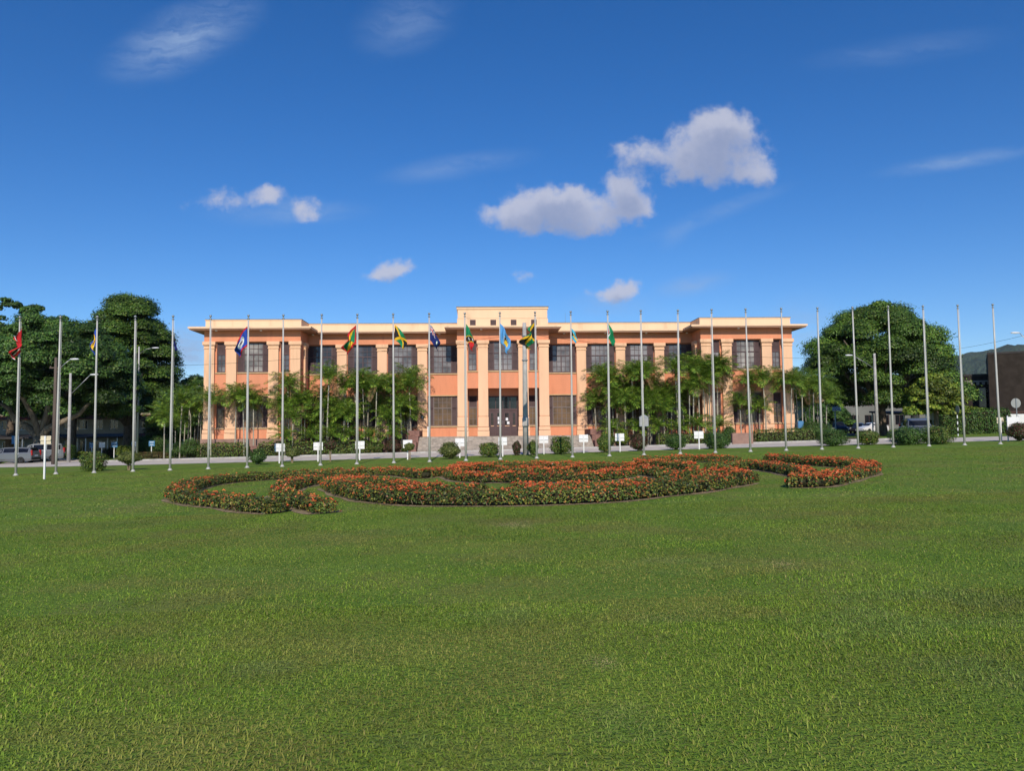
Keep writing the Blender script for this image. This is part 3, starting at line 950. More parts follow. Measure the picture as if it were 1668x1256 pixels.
SPECS = [(1.0, 12, 1), (2.0, 14, 2), (2.9, 15, 3), (3.6, 16, 4), (4.3, 17, 5), (5.0, 16, 6), (5.6, 17, 7), (3.2, 15, 8)]
PALMS = [palm_proto(h, nf, sd_, dead=1 if h > 4 else 0, fl=2.0 if h > 2 else 1.5) for h, nf, sd_ in SPECS]
used_palm = set()
random.seed(11)
def palm(x, y, h, label, group, rz=None, sc=1.0):
    i = min(range(len(PALMS)), key=lambda j: abs(PALMS[j][1] - h) + (0.25 if j in (2, 3, 7) else 0) * random.random())
    proto = PALMS[i][0]
    o = proto if i not in used_palm else copy_tree(proto)
    used_palm.add(i)
    o.location = (x, y, gz(x) + .02)
    s = sc * h / PALMS[i][1]
    s = max(.8, min(1.25, s))
    o.scale = (s, s, s)
    o.rotation_euler = (0, 0, random.random() * 6.28 if rz is None else rz)
    tag(o, label, 'palm', group)
    return o
gr_l = 'palms of the grove left of the entrance steps'
for i in range(30):
    u = -19.6 + (i * 11.6 / 29) + random.uniform(-.35, .35)
    v = random.choice((-1.6, -.6, .5, 1.5)) + random.uniform(-.4, .4)
    if u < -17.6:
        v = min(v, -.5)
    h = random.choice((2.4, 3.0, 3.6, 4.4, 5.0, 5.4, 5.8, 6.1)) * (.94 if u < -16 else 1.0)
    palm(*bw(u, v), h, 'slender palm in the dense grove left of the entrance steps', gr_l)
gr_r = 'palms of the grove right of the entrance steps'
for i in range(29):
    u = 9.0 + (i * 10.6 / 28) + random.uniform(-.35, .35)
    v = random.choice((-1.5, -.6, .5, 1.5)) + random.uniform(-.4, .4)
    if u > 17.6:
        v = min(v, -.6)
    h = random.choice((2.4, 3.0, 3.6, 4.4, 5.0, 5.5, 5.9, 6.2))
    palm(*bw(u, v), h, 'slender palm in the dense grove right of the entrance steps', gr_r)
for k, (u0, u1, n, lab, grp) in enumerate(((-19.0, -9.5, 6, 'low ferny palm at the foot of the grove left of the entrance steps', 'low palms under the left grove'),
                                          (9.5, 19.2, 6, 'low ferny palm at the foot of the grove right of the entrance steps', 'low palms under the right grove'))):
    for i in range(n):
        palm(*bw(u0 + (u1 - u0) * i / (n - 1) + random.uniform(-.3, .3), -2.0 + random.uniform(-.2, .3)), 1.0, lab, grp, sc=random.uniform(.85, 1.1))
for px, v, h, lab in ((344, -1.3, 4.4, 'palm in front of the left corner column of the building'), (383, -1.0, 4.5, 'palm leaning left of the wide window in the left bay'),
                      (398, -1.6, 4.8, 'palm in front of the wide ground floor window in the left bay'), (413, -1.1, 4.2, 'palm on the right of the three in the left bay'),
                      (1206, -1.2, 3.0, 'short palm in front of the left column of the right bay'), (1224, -1.4, 4.9, 'palm in front of the left shutter in the right bay'), (1236, -1.0, 2.6, 'short palm before the wide ground floor window in the right bay'),
                      (1247, -1.5, 5.1, 'tallest palm in front of the right bay'), (1277, -1.2, 4.6, 'palm in front of the far right columns of the building')):
    Y = 69.5 + (px - 818) * .0024 + v
    palm(xat(px, Y), Y, h, lab, None)
for i, px in enumerate((268, 279, 286, 293, 300, 306, 311, 317, 322, 327)):
    Y = 68.4 + (i * 37 % 10) * 1.15
    palm(xat(px, Y), Y, (3.2, 4.4, 2.6, 4.8, 3.6, 5.2, 4.2, 3.0, 5.0, 4.0)[i], 'slender palm in the thicket beyond the left end of the building', 'palms beyond the left end')
for i, px in enumerate((1287, 1293, 1299, 1306, 1312, 1318, 1324, 1331, 1338, 1344)):
    Y = 68.8 + (i * 37 % 10) * 1.1
    palm(xat(px, Y), Y, (4.8, 3.4, 5.2, 4.2, 2.8, 5.0, 4.4, 3.6, 4.6, 3.2)[i], 'slender palm in the thicket beyond the right end of the building', 'palms beyond the right end')

# ---- clipped hedges
def resample(pts, step):
    pts = [Vector((p[0], p[1], 0)) for p in pts]
    for _ in range(2):                       # round the corners
        q = [pts[0]]
        for a, b in zip(pts[:-1], pts[1:]):
            q += [a.lerp(b, .25), a.lerp(b, .75)]
        pts = q + [pts[-1]]
    out, acc = [pts[0]], 0.0
    for a, b in zip(pts[:-1], pts[1:]):
        L = (b - a).length
        while acc + L >= step:
            f = (step - acc) / L
            a = a.lerp(b, f)
            out.append(a)
            L = (b - a).length
            acc = 0.0
        acc += L
    out.append(pts[-1])
    return out

def hedge(name, label, cat, pts, width, height, dens, leaf, pal, flowers=0.0, group=None, rag=.06, leggy=.0, fpal=FLOWER):
    line = resample(pts, .25)
    ox, oy = line[0].x, line[0].y
    n = len(line)
    tang = [(line[min(i + 1, n - 1)] - line[max(i - 1, 0)]).normalized() for i in range(n)]
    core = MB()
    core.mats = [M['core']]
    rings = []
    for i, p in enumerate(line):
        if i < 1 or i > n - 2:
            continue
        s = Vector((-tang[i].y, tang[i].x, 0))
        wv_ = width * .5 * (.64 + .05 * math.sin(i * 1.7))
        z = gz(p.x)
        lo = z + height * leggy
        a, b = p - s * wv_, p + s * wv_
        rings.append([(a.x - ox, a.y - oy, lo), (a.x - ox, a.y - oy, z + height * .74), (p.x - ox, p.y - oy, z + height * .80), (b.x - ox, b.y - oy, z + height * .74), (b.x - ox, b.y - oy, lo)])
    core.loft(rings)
    if leggy:
        for i in range(0, n, 1):
            for _ in range(2):
                s = Vector((-tang[i].y, tang[i].x, 0)) * random.uniform(-.42, .42) * width
                p = line[i] + s
                z = gz(p.x)
                q = p + Vector((random.uniform(-.12, .12), random.uniform(-.12, .12), 0))
                core.tube([(p.x - ox, p.y - oy, z - .03), (q.x - ox, q.y - oy, z + height * (leggy + .25))], [.011, .007], 4, 1)
        core.mats.append(M['twig'])
    peri = 2 * height + width
    length = n * .25
    N = int(dens * peri * length)
    si = rng.random(N) * (n - 1)
    i0 = si.astype(int).clip(0, n - 2)
    fr = (si - i0)[:, None]
    LP = np.array([[p.x, p.y] for p in line])
    TP = np.array([[t.x, t.y] for t in tang])
    cpos = LP[i0] * (1 - fr) + LP[i0 + 1] * fr
    tg = TP[i0]
    sn = np.stack([-tg[:, 1], tg[:, 0]], 1)
    q = rng.random(N) * peri
    lump = rag * (np.sin(si * .9 + 1.3) + np.sin(si * 2.3)) * .5 + rng.normal(size=N) * rag * .55
    # across the section: left face, top, right face
    lat = np.where(q < height, -width / 2, np.where(q < height + width, q - height - width / 2, width / 2))
    zz = np.where(q < height, q, np.where(q < height + width, height, peri - q))
    nl = np.where(q < height, -1.0, np.where(q < height + width, 0.0, 1.0))
    nz = np.where((q >= height) & (q < height + width), 1.0, 0.15)
    rc = .13 * min(1, height)
    edge = np.clip((np.abs(lat) - (width / 2 - rc)) / rc, 0, 1) * np.clip((zz - (height - rc)) / rc, 0, 1)
    zz = zz - edge * rc * .4
    lat = lat * (1 - edge * .10)
    zz = np.where(zz < height * leggy, height * (leggy + (1 - leggy) * rng.random(N)), zz)
    lat = lat + nl * lump
    zz = zz + (nz > .5) * lump
    ends = (np.clip(.35 - si * .25, 0, .35) + np.clip(.35 - (n - 1 - si) * .25, 0, .35))
    zz = zz - ends * height * .25
    P = np.concatenate([cpos + sn * lat[:, None], (0.06 + SLOPE * cpos[:, 0] + zz)[:, None]], 1)
    P[:, 0] -= ox
    P[:, 1] -= oy
    Nn = np.concatenate([sn * nl[:, None], nz[:, None]], 1)
    Nn /= np.linalg.norm(Nn, axis=1, keepdims=True)
    # end faces
    ne = int(dens * width * height * 2.2)
    for e, sg in ((0, -1), (n - 1, 1)):
        la = (rng.random(ne) - .5) * width
        ze = height * (leggy + (1 - leggy) * rng.random(ne)) * .9
        off = sg * (.04 + .10 * np.cos(la / width * 3.0) * rng.random(ne)) - sg * .1 * (ze > height * .75)
        E = np.stack([LP[e, 0] + TP[e, 0] * off - TP[e, 1] * la - ox, LP[e, 1] + TP[e, 1] * off + TP[e, 0] * la - oy, 0.06 + SLOPE * LP[e, 0] + ze], 1)
        P = np.concatenate([P, E])
        Nn = np.concatenate([Nn, np.tile(np.array([[TP[e, 0] * sg, TP[e, 1] * sg, .25]]), (ne, 1))])
        si = np.concatenate([si, np.full(ne, float(e))])
        zz = np.concatenate([zz, ze])
        nz = np.concatenate([nz, np.full(ne, .2)])
    N = len(P)
    patch = 1 + .22 * np.sin(si * .23 + ox) * np.sin(si * .071 + 2)
    c = hues(N, *pal) * patch[:, None]
    sz = leaf * (.7 + .6 * rng.random(N))
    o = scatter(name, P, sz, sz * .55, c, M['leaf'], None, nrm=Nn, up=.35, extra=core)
    o.location = (ox, oy, 0)
    tag(o, label, cat, group)
    if flowers:
        K = int(flowers * length)
        k = rng.choice(N, K, p=(np.where(nz > .5, 1.0, .26 * (zz > height * .45)) * (.35 + (np.sin(si * .31 + oy) > -.2))) / (np.where(nz > .5, 1.0, .26 * (zz > height * .45)) * (.35 + (np.sin(si * .31 + oy) > -.2))).sum())
        m = 9
        d = unit(K * m)
        d = d * np.sign((d * np.repeat(Nn[k], m, 0)).sum(1, keepdims=True) + 1e-6)
        PP = np.repeat(P[k] + Nn[k] * .015, m, 0) + d * (.030 * (.45 + .8 * rng.random((K, 1))).repeat(m, 0))
        cc = np.repeat(hues(K, *fpal, jit=.12), m, 0) * (1 + rng.normal(size=(K * m, 1)) * .12)
        scatter('blossoms', PP, .032, .026, cc.clip(0, .95), M['petal'], o, nrm=d)
    return o

HG = 'flower hedges of the lawn emblem'
EMBLEM = [
    ('low orange flowered hedge curving round the left end of the emblem', .85, 8, [(-7.02, 31.5), (-8.92, 31.23), (-10.08, 30.43), (-10.94, 29.46), (-11.12, 27.32), (-10.56, 24.56), (-9.71, 22.07), (-8.75, 20.43), (-8.01, 19.69), (-6.91, 18.63), (-5.82, 17.35), (-5.25, 17.0)]),
    ('low hedge folding like an arrow inside the left loop of the emblem', .8, 9, [(-6.43, 31.62), (-6.57, 29.1), (-6.97, 27.1), (-7.13, 24.98), (-6.8, 22.25), (-6.14, 20.3), (-5.05, 18.14), (-4.07, 16.59)]),
    ('long orange flowered hedge sweeping along the front of the emblem', .85, 15, [(-5.87, 24.68), (-5.12, 22.49), (-4.27, 20.57), (-3.42, 19.07), (-2.47, 18.13), (-1.66, 17.74), (-0.77, 17.42), (0.22, 17.28), (1.2, 17.23), (2.21, 17.45), (3.55, 18.52), (4.3, 19.01), (5.18, 19.87), (5.93, 20.91), (6.7, 21.85)]),
    ('flowered hedge just behind the left half of the front hedge', .8, 24, [(-5.94, 25.93), (-5.08, 25.33), (-4.1, 23.86), (-3.28, 22.18), (-2.53, 20.7), (-1.72, 19.95), (-1.01, 19.86), (-0.89, 20.15)]),
    ('flowered hedge just behind the middle of the front hedge', .8, 26, [(-0.03, 19.95), (1.36, 19.37), (2.63, 19.58), (3.76, 20.15)]),
    ('wavy flowered hedge at the back left of the emblem', .8, 26, [(-6.43, 31.62), (-5.71, 31.86), (-4.71, 31.25), (-3.44, 28.18), (-3.15, 29.25), (-2.86, 30.14)]),
    ('hedge thick with orange flowers around the front of the emblem centre', .85, 44, [(-2.24, 34.24), (-2.4, 28.81), (-1.95, 26.6), (-0.9, 24.88), (-0.75, 25.26), (0.32, 24.7), (1.36, 24.34), (2.39, 24.25), (3.37, 25.09), (3.93, 25.89)]),
    ('orange flowered hedge arching over the back of the emblem centre', .85, 48, [(-2.32, 31.04), (-1.43, 33.11), (-0.77, 34.06), (0.68, 33.39), (2.01, 31.85), (3.28, 30.95), (4.53, 29.04)]),
    ('short orange flowered hedge inside the arch at the emblem centre', .8, 48, [(-0.67, 29.54), (0.77, 28.21), (1.93, 27.5), (2.57, 27.97)]),
    ('short dark hedge with few flowers just right of the emblem centre', .8, 20, [(4.41, 26.9), (4.68, 26.73), (4.85, 25.97), (4.89, 24.71)]),
    ('short flowered hedge at the back just right of the emblem centre', .75, 34, [(5.27, 32.57), (5.82, 31.16), (6.42, 29.8), (6.69, 28.35)]),
    ('curled flowered hedge behind the right end of the front hedge', .8, 34, [(4.5, 22.08), (5.1, 23.48), (5.88, 24.14), (6.36, 23.86), (6.76, 23.35), (6.81, 22.38)]),
    ('straight flowered hedge farthest back on the right of the emblem', .7, 34, [(5.98, 35.96), (7.29, 35.71), (8.5, 35.65), (9.02, 34.53), (10.1, 34.17)]),
    ('dark sided hedge running from the emblem centre to the right loop', .75, 20, [(7.42, 29.06), (8.45, 29.17), (9.14, 28.19), (9.1, 26.24), (9.02, 24.4), (8.69, 22.47), (8.05, 20.65)]),
    ('hedge bright with orange flowers curving round the right end of the emblem', .85, 34, [(11.35, 33.58), (11.72, 30.9), (11.99, 28.83), (12.32, 27.73), (12.1, 26.22), (11.39, 24.33), (10.49, 23.04), (9.61, 21.93), (8.65, 20.55), (7.84, 19.71), (7.27, 20.0)]),
]
for lab, wd, fl, pts in EMBLEM:
    pts = [(px_ * .987, py_) for px_, py_ in pts]
    hedge('flower_hedge', lab, 'hedge', pts, wd * (.76 if 'end of the emblem' in lab or lab.startswith('long') else .62), .33 if lab.startswith('long') else .28, 780, .058, IXORA, flowers=fl * 2.3, group=HG, rag=.05, leggy=.16)
    # the strip of dry mulch the hedge grows in
    line = resample(pts, .5)
    ml = MB()
    lft, rgt = [], []
    for i, p in enumerate(line):
        t_ = (line[min(i + 1, len(line) - 1)] - line[max(i - 1, 0)]).normalized()
        s = Vector((-t_.y, t_.x, 0)) * (wd * .38 + .11 + .05 * math.sin(i * 1.3))
        lft.append(p - s)
        rgt.append(p + s)
    for i in range(len(line) - 1):
        ml.face([(q.x, q.y, gz(q.x) + .008) for q in (lft[i], lft[i + 1], rgt[i + 1], rgt[i])])
    tag(ml.build('mulch_strip', M['straw']), kind='structure')

def line_px(a, b, Y0, Y1):
    return [(xat(a, Y0), Y0), (xat(b, Y1), Y1)]
BH = 'clipped hedges along the front of the building'
for lab, a, b, Y0, Y1, wd, ht, pal in (
        ('clipped green hedge at the foot of the left bay, left piece', 327, 402, 67.6, 67.4, 1.2, 1.32, HEDGE),
        ('clipped green hedge under the palms left of the steps', 424, 600, 67.2, 66.9, 1.2, 1.3, HEDGE),
        ('clipped green hedge under the palms right of the steps', 1070, 1182, 67.9, 68.2, 1.1, 1.0, HEDGE),
        ('clipped green hedge at the foot of the right bay', 1228, 1320, 68.2, 68.4, 1.2, 1.15, HEDGE)):
    hedge('clipped_hedge', lab, 'hedge', line_px(a, b, Y0, Y1), wd, ht, 150, .12, pal, group=BH, rag=.07)
hedge('tall_hedge', 'tall broad dark green hedge in front of the carport on the right', 'hedge', [(xat(1517, 82), 82), (xat(1636, 81), 81)], 2.2, 2.5, 130, .17, GREEN, rag=.16)
hedge('low_hedge', 'low brownish hedge beside the side road on the left', 'hedge', [(xat(232, 76), 76), (xat(268, 74), 74)], 1.0, .6, 150, .12, ([(.12, .08, .03), (.07, .09, .02)], (2, 1)), rag=.06)

# ---- bushes
def bush(label, x, y, wd, ht, pal=HEDGE, kind='round', group=None, dens=1.0, name='bush', flower=0):
    t = thing(name, label, 'bush', (x, y, gz(x)), random.random() * .6, group)
    st = MB()
    low = {'round': .06, 'box': .04, 'leggy': .38, 'topiary': .55}[kind]
    for k in range(9 if kind != 'topiary' else 3):
        a, rr = random.random() * 6.28, random.uniform(.1, .36) * wd
        st.tube([(.05 * math.cos(a), .05 * math.sin(a), -.05), (rr * .45 * math.cos(a), rr * .45 * math.sin(a), ht * (low + .15)), (rr * math.cos(a), rr * math.sin(a), ht * .75)], [.03, .02, .008], 5)
    st.build('stem', M['twig'], t)
    n = int(2300 * wd * max(ht, .5) * dens * 1.3)
    d = unit(n)
    if kind == 'box':
        p = d / (np.abs(d) ** 5).sum(1, keepdims=True) ** .2
    else:
        p = d
    rad = 1 - .38 * rng.random(n) ** 1.5
    lump = 1 + .10 * np.sin(d[:, 0] * 5 + x) * np.sin(d[:, 1] * 4 + y) + .10 * np.sin(d[:, 2] * 6 + x) + .05 * rng.normal(size=n)
    hz_ = ht * (1 - low) / 2
    P = p * (rad * lump)[:, None] * np.array([wd / 2, wd / 2, hz_]) + np.array([0, 0, ht * low + hz_])
    P[:, 2] = np.maximum(P[:, 2], .03)
    s = .085 * (.7 + .6 * rng.random(n))
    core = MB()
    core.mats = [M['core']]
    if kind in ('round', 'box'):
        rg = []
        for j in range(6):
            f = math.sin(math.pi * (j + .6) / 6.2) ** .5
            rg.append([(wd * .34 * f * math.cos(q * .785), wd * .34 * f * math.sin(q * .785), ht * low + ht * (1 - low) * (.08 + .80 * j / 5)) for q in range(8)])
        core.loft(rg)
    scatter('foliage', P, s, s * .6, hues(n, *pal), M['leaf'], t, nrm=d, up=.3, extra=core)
    if flower:
        k = rng.choice(n, flower)
        scatter('blossoms', np.repeat(P[k] * 1.03, 8, 0) + unit(flower * 8) * .05, .06, .05, np.repeat(hues(flower, *FLOWER), 8, 0), M['petal'], t)
    return t
RED = ([(.10, .035, .03), (.05, .075, .02), (.15, .05, .035), (.03, .05, .015)], (2, 2, 1, 1))
PALE = ([(.11, .14, .03), (.17, .18, .05), (.06, .09, .02)], (2, 1, 1))
strip = [(152, 768, 1.25, 1.15, HEDGE, 'box', 'dark boxy bush beside the flagpole of the blue and yellow flag'), (210, 766, 1.35, 1.05, PALE, 'leggy', 'pale leggy bush showing its stems beside the fourth flagpole from the left'),
         (420, 757, 1.05, 1.0, GREEN, 'round', 'scruffy green bush right of the pole of the blue and white flag'), (476, 754, .9, .95, PALE, 'leggy', 'thin leggy bush just right of the leftmost white notice board'),
         (539, 752, .75, 1.45, RED, 'topiary', 'narrow bare stemmed bush between the second and third white boards'), (667, 749, .62, 1.1, PALE, 'topiary', 'stubby trimmed bush in front of a white board left of the steps'),
         (733, 748, 1.35, 1.05, PALE, 'round', 'round thin leaved bush in front of the left part of the steps'), (797, 745, 1.3, 1.0, HEDGE, 'round', 'round green bush left of the tall grey lamp pole'),
         (868, 742, .7, 1.0, HEDGE, 'round', 'narrow bush right behind the tall grey lamp pole'), (842, 742, .6, 1.0, RED, 'round', 'small dark bush left of the foot of the grey lamp pole'),
         (914, 740, 1.3, 1.15, HEDGE, 'box', 'square clipped bush with white flowers in front of the right part of the steps'),
         (985, 738, 1.0, 1.25, HEDGE, 'round', 'dark bush beside the pole of the green flag'), (1040, 735, 1.1, .95, RED, 'round', 'reddish bush right of the steps by the tenth white board'),
         (1101, 733, 1.45, 1.15, GREEN, 'round', 'dark rounded bush left of the rightmost white notice board'), (1168, 731, 1.6, 1.05, GREEN, 'box', 'broad dark clipped bush right of the rightmost white notice board'),
         (1357, 727, 1.65, 1.1, GREEN, 'box', 'dark clipped bush at the road edge, leftmost of those right of the building'), (1414, 725, 1.55, 1.05, HEDGE, 'round', 'bush with red tips at the road edge below the concrete lamp pole'),
         (1480, 725, 2.0, 1.15, GREEN, 'box', 'broad clipped bush in front of the silver car on the road'), (1527, 724, 1.65, 1.15, HEDGE, 'box', 'clipped bush just right of the silver car on the road'),
         (1662, 719, 1.5, 1.25, RED, 'round', 'reddish bush at the right edge of the lawn')]
for px, py, wd, ht, pal, kind, lab in strip:
    x, y = at(px, py)
    bush(lab, x, y, wd, ht, pal, kind, 'bushes on the verge by the road', flower=26 if px in (1414,) else 0)
for px, Y, wd, ht, pal, lab in ((130, 80, 1.9, .95, YGREEN, 'bright yellow bush left of the white sign on the far verge'), (203, 80, 1.7, 1.35, YGREEN, 'bright yellow green bush between the blue signs'),
                                (178, 82, 1.5, 1.1, RED, 'dark red bush beside the yellow green bush'), (112, 78, 1.6, 1.7, GREEN, 'dark green bush at the foot of the concrete lamp pole'),
                                (228, 84, 2.2, 2.2, GREEN, 'dark bush behind the blue signs'), (256, 82, 2.4, 2.3, GREEN, 'dark bush at the corner of the side road'),
                                (290, 70.5, 1.8, 1.5, GREEN, 'dark bush at the foot of the palms beyond the left end'), (312, 69.5, 2.0, 1.7, GREEN, 'dark bush nearest the left corner of the building'),
                                (612, 66.9, 1.5, 1.2, HEDGE, 'round bush at the right end of the left clipped hedge'), (640, 66.9, 1.6, 1.3, RED, 'brownish bush left of the stone block at the steps'), (662, 67.0, 1.0, .9, HEDGE, 'small bush against the stone block left of the steps'),
                                (988, 67.8, 1.5, 1.3, HEDGE, 'bush against the stone block right of the steps'), (1012, 67.9, 1.3, 1.6, YGREEN, 'yellow leaved shrub right of the steps'), (1040, 67.9, 1.5, 1.3, RED, 'brownish bush beneath the grey notice case'),
                                (1320, 69.5, 2.0, 1.9, GREEN, 'dark bush at the right corner of the building'), (1337, 71, 2.0, 1.6, GREEN, 'dark bush under the rightmost palms'),
                                (1186, 67.4, 1.1, 1.65, GREEN, 'flat topped little shrub beside the planter of the right bay')):
    bush(lab, xat(px, Y), Y, wd, ht, pal, 'round', None, dens=.55)

for i, (pr, h) in enumerate(PALMS):            # drop any palm model no spot asked for
    if i not in used_palm:
        for ch in [c for c in bpy.data.objects if c.parent == pr]:
            bpy.data.objects.remove(ch)
        bpy.data.objects.remove(pr)

# ------------------------------------------------------------------ flagpoles and flags
def pole_xy(px):
    Y = 45.6
    for _ in range(4):
        x = xat(px, Y)
        Y = 45.6 + .1 * x - .0009 * x * x
    return xat(px, Y), Y
PH = 8.52
fpole = thing('flagpole', 'flagpole', 'flagpole')
b = MB()
b.tube([(0, 0, .02), (0, 0, 3), (0, 0, 6), (0, 0, PH)], [.066, .060, .050, .038], 12)
b.build('shaft', M['pole'], fpole, True)
b = MB()
b.lathe([(.0, 0), (.14, 0), (.14, .025), (.09, .04), (.085, .10), (.07, .11)], n=16)
b.build('base_plate', M['pole'], fpole, True)
b = MB()
b.lathe([(.0, 0), (.065, 0), (.065, .05), (.025, .07), (.025, .13), (.055, .15), (.075, .20), (.06, .25), (.0, .275)], (0, 0, PH), 12)
b.build('finial', M['metal'], fpole, True)
b = MB()
b.tube([(.085, -.03, 1.2), (.075, -.02, PH - .05)], .006, 4)
b.tube([(.085, -.03, 1.2), (.06, -.02, 1.15)], .012, 4)
b.build('halyard', M['white'], fpole)

FC = {k: mat('flag_' + k, v, .75, .15, var=.06, scale=6) for k, v in dict(
    red=(.52, .025, .03), white=(.78, .78, .78), black=(.018, .018, .02), navy=(.018, .028, .14), blue=(.03, .08, .42), sky=(.10, .33, .66), yellow=(.78, .48, .03),
    green=(.012, .22, .09), aqua=(.05, .42, .60), gold=(.72, .42, .02), brown=(.25, .08, .04)).items()}
def f_trini(s, t):
    d = s * .9 + (1 - t) * .0 - (t * .75)
    q = s - t * .55 - .05
    return 'black' if abs(q - .34) < .05 else 'white' if abs(q - .34) < .08 else 'red'
def f_barb(s, t):
    if .33 < s < .67:
        return 'black' if (abs(s - .5) < .02 and .3 < t < .75) or (abs(s - .5) < .1 and abs(abs(s - .5) - .09) < .02 and .3 < t < .5) else 'yellow'
    return 'blue'
def f_dark(s, t):
    return 'navy' if t > .35 else 'black'
def f_belize(s, t):
    if t < .1 or t > .9:
        return 'red'
    r = math.hypot((s - .5) * 1.6, t - .5)
    return ('green' if .27 < r < .30 else 'brown' if r < .14 and abs(s - .5) > .02 else 'white') if r < .34 else 'blue'
def f_gren(s, t):
    if min(s * 1.6, (1 - s) * 1.6, t, 1 - t) < .13:
        return 'red'
    r = math.hypot((s - .5) * 1.6, t - .5)
    if r < .12:
        return 'red'
    a, c = abs(s - .5), abs(t - .5)
    return 'yellow' if c > a else 'green'
def f_saltire(s, t):
    a, c = s - .5, t - .5
    if abs(abs(a) - abs(c)) < .10:
        return 'gold'
    return 'green' if abs(c) > abs(a) else 'black'
def f_ensign(s, t):
    if s < .5 and t < .5:
        a, c = s * 2 - .5, t * 2 - .5
        if abs(a) < .06 or abs(c) < .09:
            return 'red'
        if abs(a) < .11 or abs(c) < .16 or abs(abs(a) - abs(c)) < .06:
            return 'white'
        return 'navy'
    r = math.hypot((s - .75) * 1.6, t - .55)
    return 'white' if r < .10 else 'green' if r < .14 else 'navy'
def star(u, v, cu, cv, r):
    a, c = (u - cu) * 1.6, v - cv
    q = math.hypot(a, c)
    th = math.atan2(a, -c)
    return q < r * (.62 + .38 * math.cos(5 * th))
def f_kitts(s, t):
    q = (1 - t) - s
    if abs(q) < .17:
        return 'white' if star(s, t, .33, .67, .13) or star(s, t, .68, .32, .13) else 'black'
    return 'yellow' if abs(q) < .22 else ('green' if q > 0 else 'red')
def f_lucia(s, t):
    a = abs(s - .5) * 1.6
    if .16 < t < .86 and a < (t - .16) * .42:
        if t > .52 and a < (t - .52) * .9 + .0:
            return 'yellow'
        return 'black' if a < (t - .16) * .33 else 'white'
    return 'sky'
def f_baham(s, t):
    return 'black' if s * 1.1 < .5 - abs(t - .5) else ('yellow' if .34 < t < .66 else 'aqua')
def f_guyana(s, t):
    c = abs(t - .5)
    if s < .34 - .6 * c:
        return 'red' if s < .27 - .6 * c else 'black'
    return 'white' if s < .40 - .6 * c else 'green'

def flag(label, px, pat, ang, spread, wave, ph, H=1.0, L=1.55, drop=.42, name='flag'):
    """cloth hanging from the hoist: fly direction ang (degrees from +X), spread = share of its length that stands out sideways"""
    x, y = pole_xy(px)
    z0 = gz(x) + PH - drop
    ns, nt = 44, 30
    ca, sa = math.cos(R(ang)), math.sin(R(ang))
    V, mats_, idx = [], [], {}
    for j in range(nt + 1):
        for i in range(ns + 1):
            s, t = i / ns, j / nt
            a = spread * (1 - .28 * t) * (1 - .22 * s)
            out = L * s * a
            dz = L * s * math.sqrt(max(0, 1 - spread ** 2)) * (.62 + .20 * s) * (1 - .42 * t)
            lat = wave * (s ** .7) * math.sin(2 * math.pi * (1.35 * s + .55 * t) + ph) + .35 * wave * s * math.sin(2 * math.pi * (2.6 * s - .8 * t) + 1.7 * ph)
            out += .35 * wave * s * math.sin(2 * math.pi * (1.1 * t + .8 * s) + ph * .7)
            V.append((.06 * ca + out * ca - lat * sa, .06 * sa + out * sa + lat * ca, -t * H - dz))
    me = bpy.data.meshes.new(name)
    Fc, Mi = [], []
    for j in range(nt):
        for i in range(ns):
            k = j * (ns + 1) + i
            Fc.append((k, k + 1, k + ns + 2, k + ns + 1))
            nm = pat((i + .5) / ns, (j + .5) / nt)
            if nm not in idx:
                idx[nm] = len(mats_)
                mats_.append(FC[nm])
            Mi.append(idx[nm])
    me.from_pydata(V, [], Fc)
    for m_ in mats_:
        me.materials.append(m_)
    me.polygons.foreach_set('material_index', Mi)
    me.polygons.foreach_set('use_smooth', [True] * len(Fc))
    o = bpy.data.objects.new(name, me)
    C.objects.link(o)
    o.location = (x, y, z0)
    md = o.modifiers.new('cloth', 'SOLIDIFY')
    md.thickness = .006
    return tag(o, label, 'flag', 'flags hanging on the flagpoles')
flag('red flag hanging limp on the leftmost flagpole', 33, f_trini, 255, .40, .34, .6, H=1.1, L=1.6, drop=.40)
flag('blue and yellow flag hanging on the third pole from the left', 155, f_barb, 168, .30, .14, .2, H=.9, L=1.35, drop=.45)
flag('dark navy flag hanging on the pole just left of the building', 279, f_dark, 20, .26, .10, 2.2, H=.55, L=.9, drop=.95)
flag('blue flag with a white disc and red edges', 403, f_belize, 196, .52, .28, .4, H=1.15, L=1.65)
flag('red yellow and green flag with a red border', 581, f_gren, 208, .56, .32, .9, H=1.1, L=1.7)
flag('black green and gold flag hanging left of the dark navy ensign', 641, f_saltire, 4, .62, .12, .2, H=.9, L=1.55)
flag('dark navy ensign hanging beside the raised central parapet', 699, f_ensign, 8, .48, .16, 2.6, H=.95, L=1.5)
flag('green black and red flag with white stars', 758, f_kitts, -16, .44, .16, 1.1, H=1.0, L=1.6)
flag('sky blue flag with a yellow triangle in front of the central bay', 814, f_lucia, -28, .52, .17, .5, H=1.15, L=1.8)
flag('green and gold flag with a black wedge right of the sky blue flag', 873, f_saltire, 222, .66, .32, 1.9, H=1.1, L=1.7)
flag('small aqua flag right of the central bay', 929, f_baham, 8, .55, .08, .4, H=.62, L=1.05, drop=.7)
flag('green flag with a red hoist, rightmost of the flags', 989, f_guyana, 2, .46, .12, .1, H=.95, L=1.4)

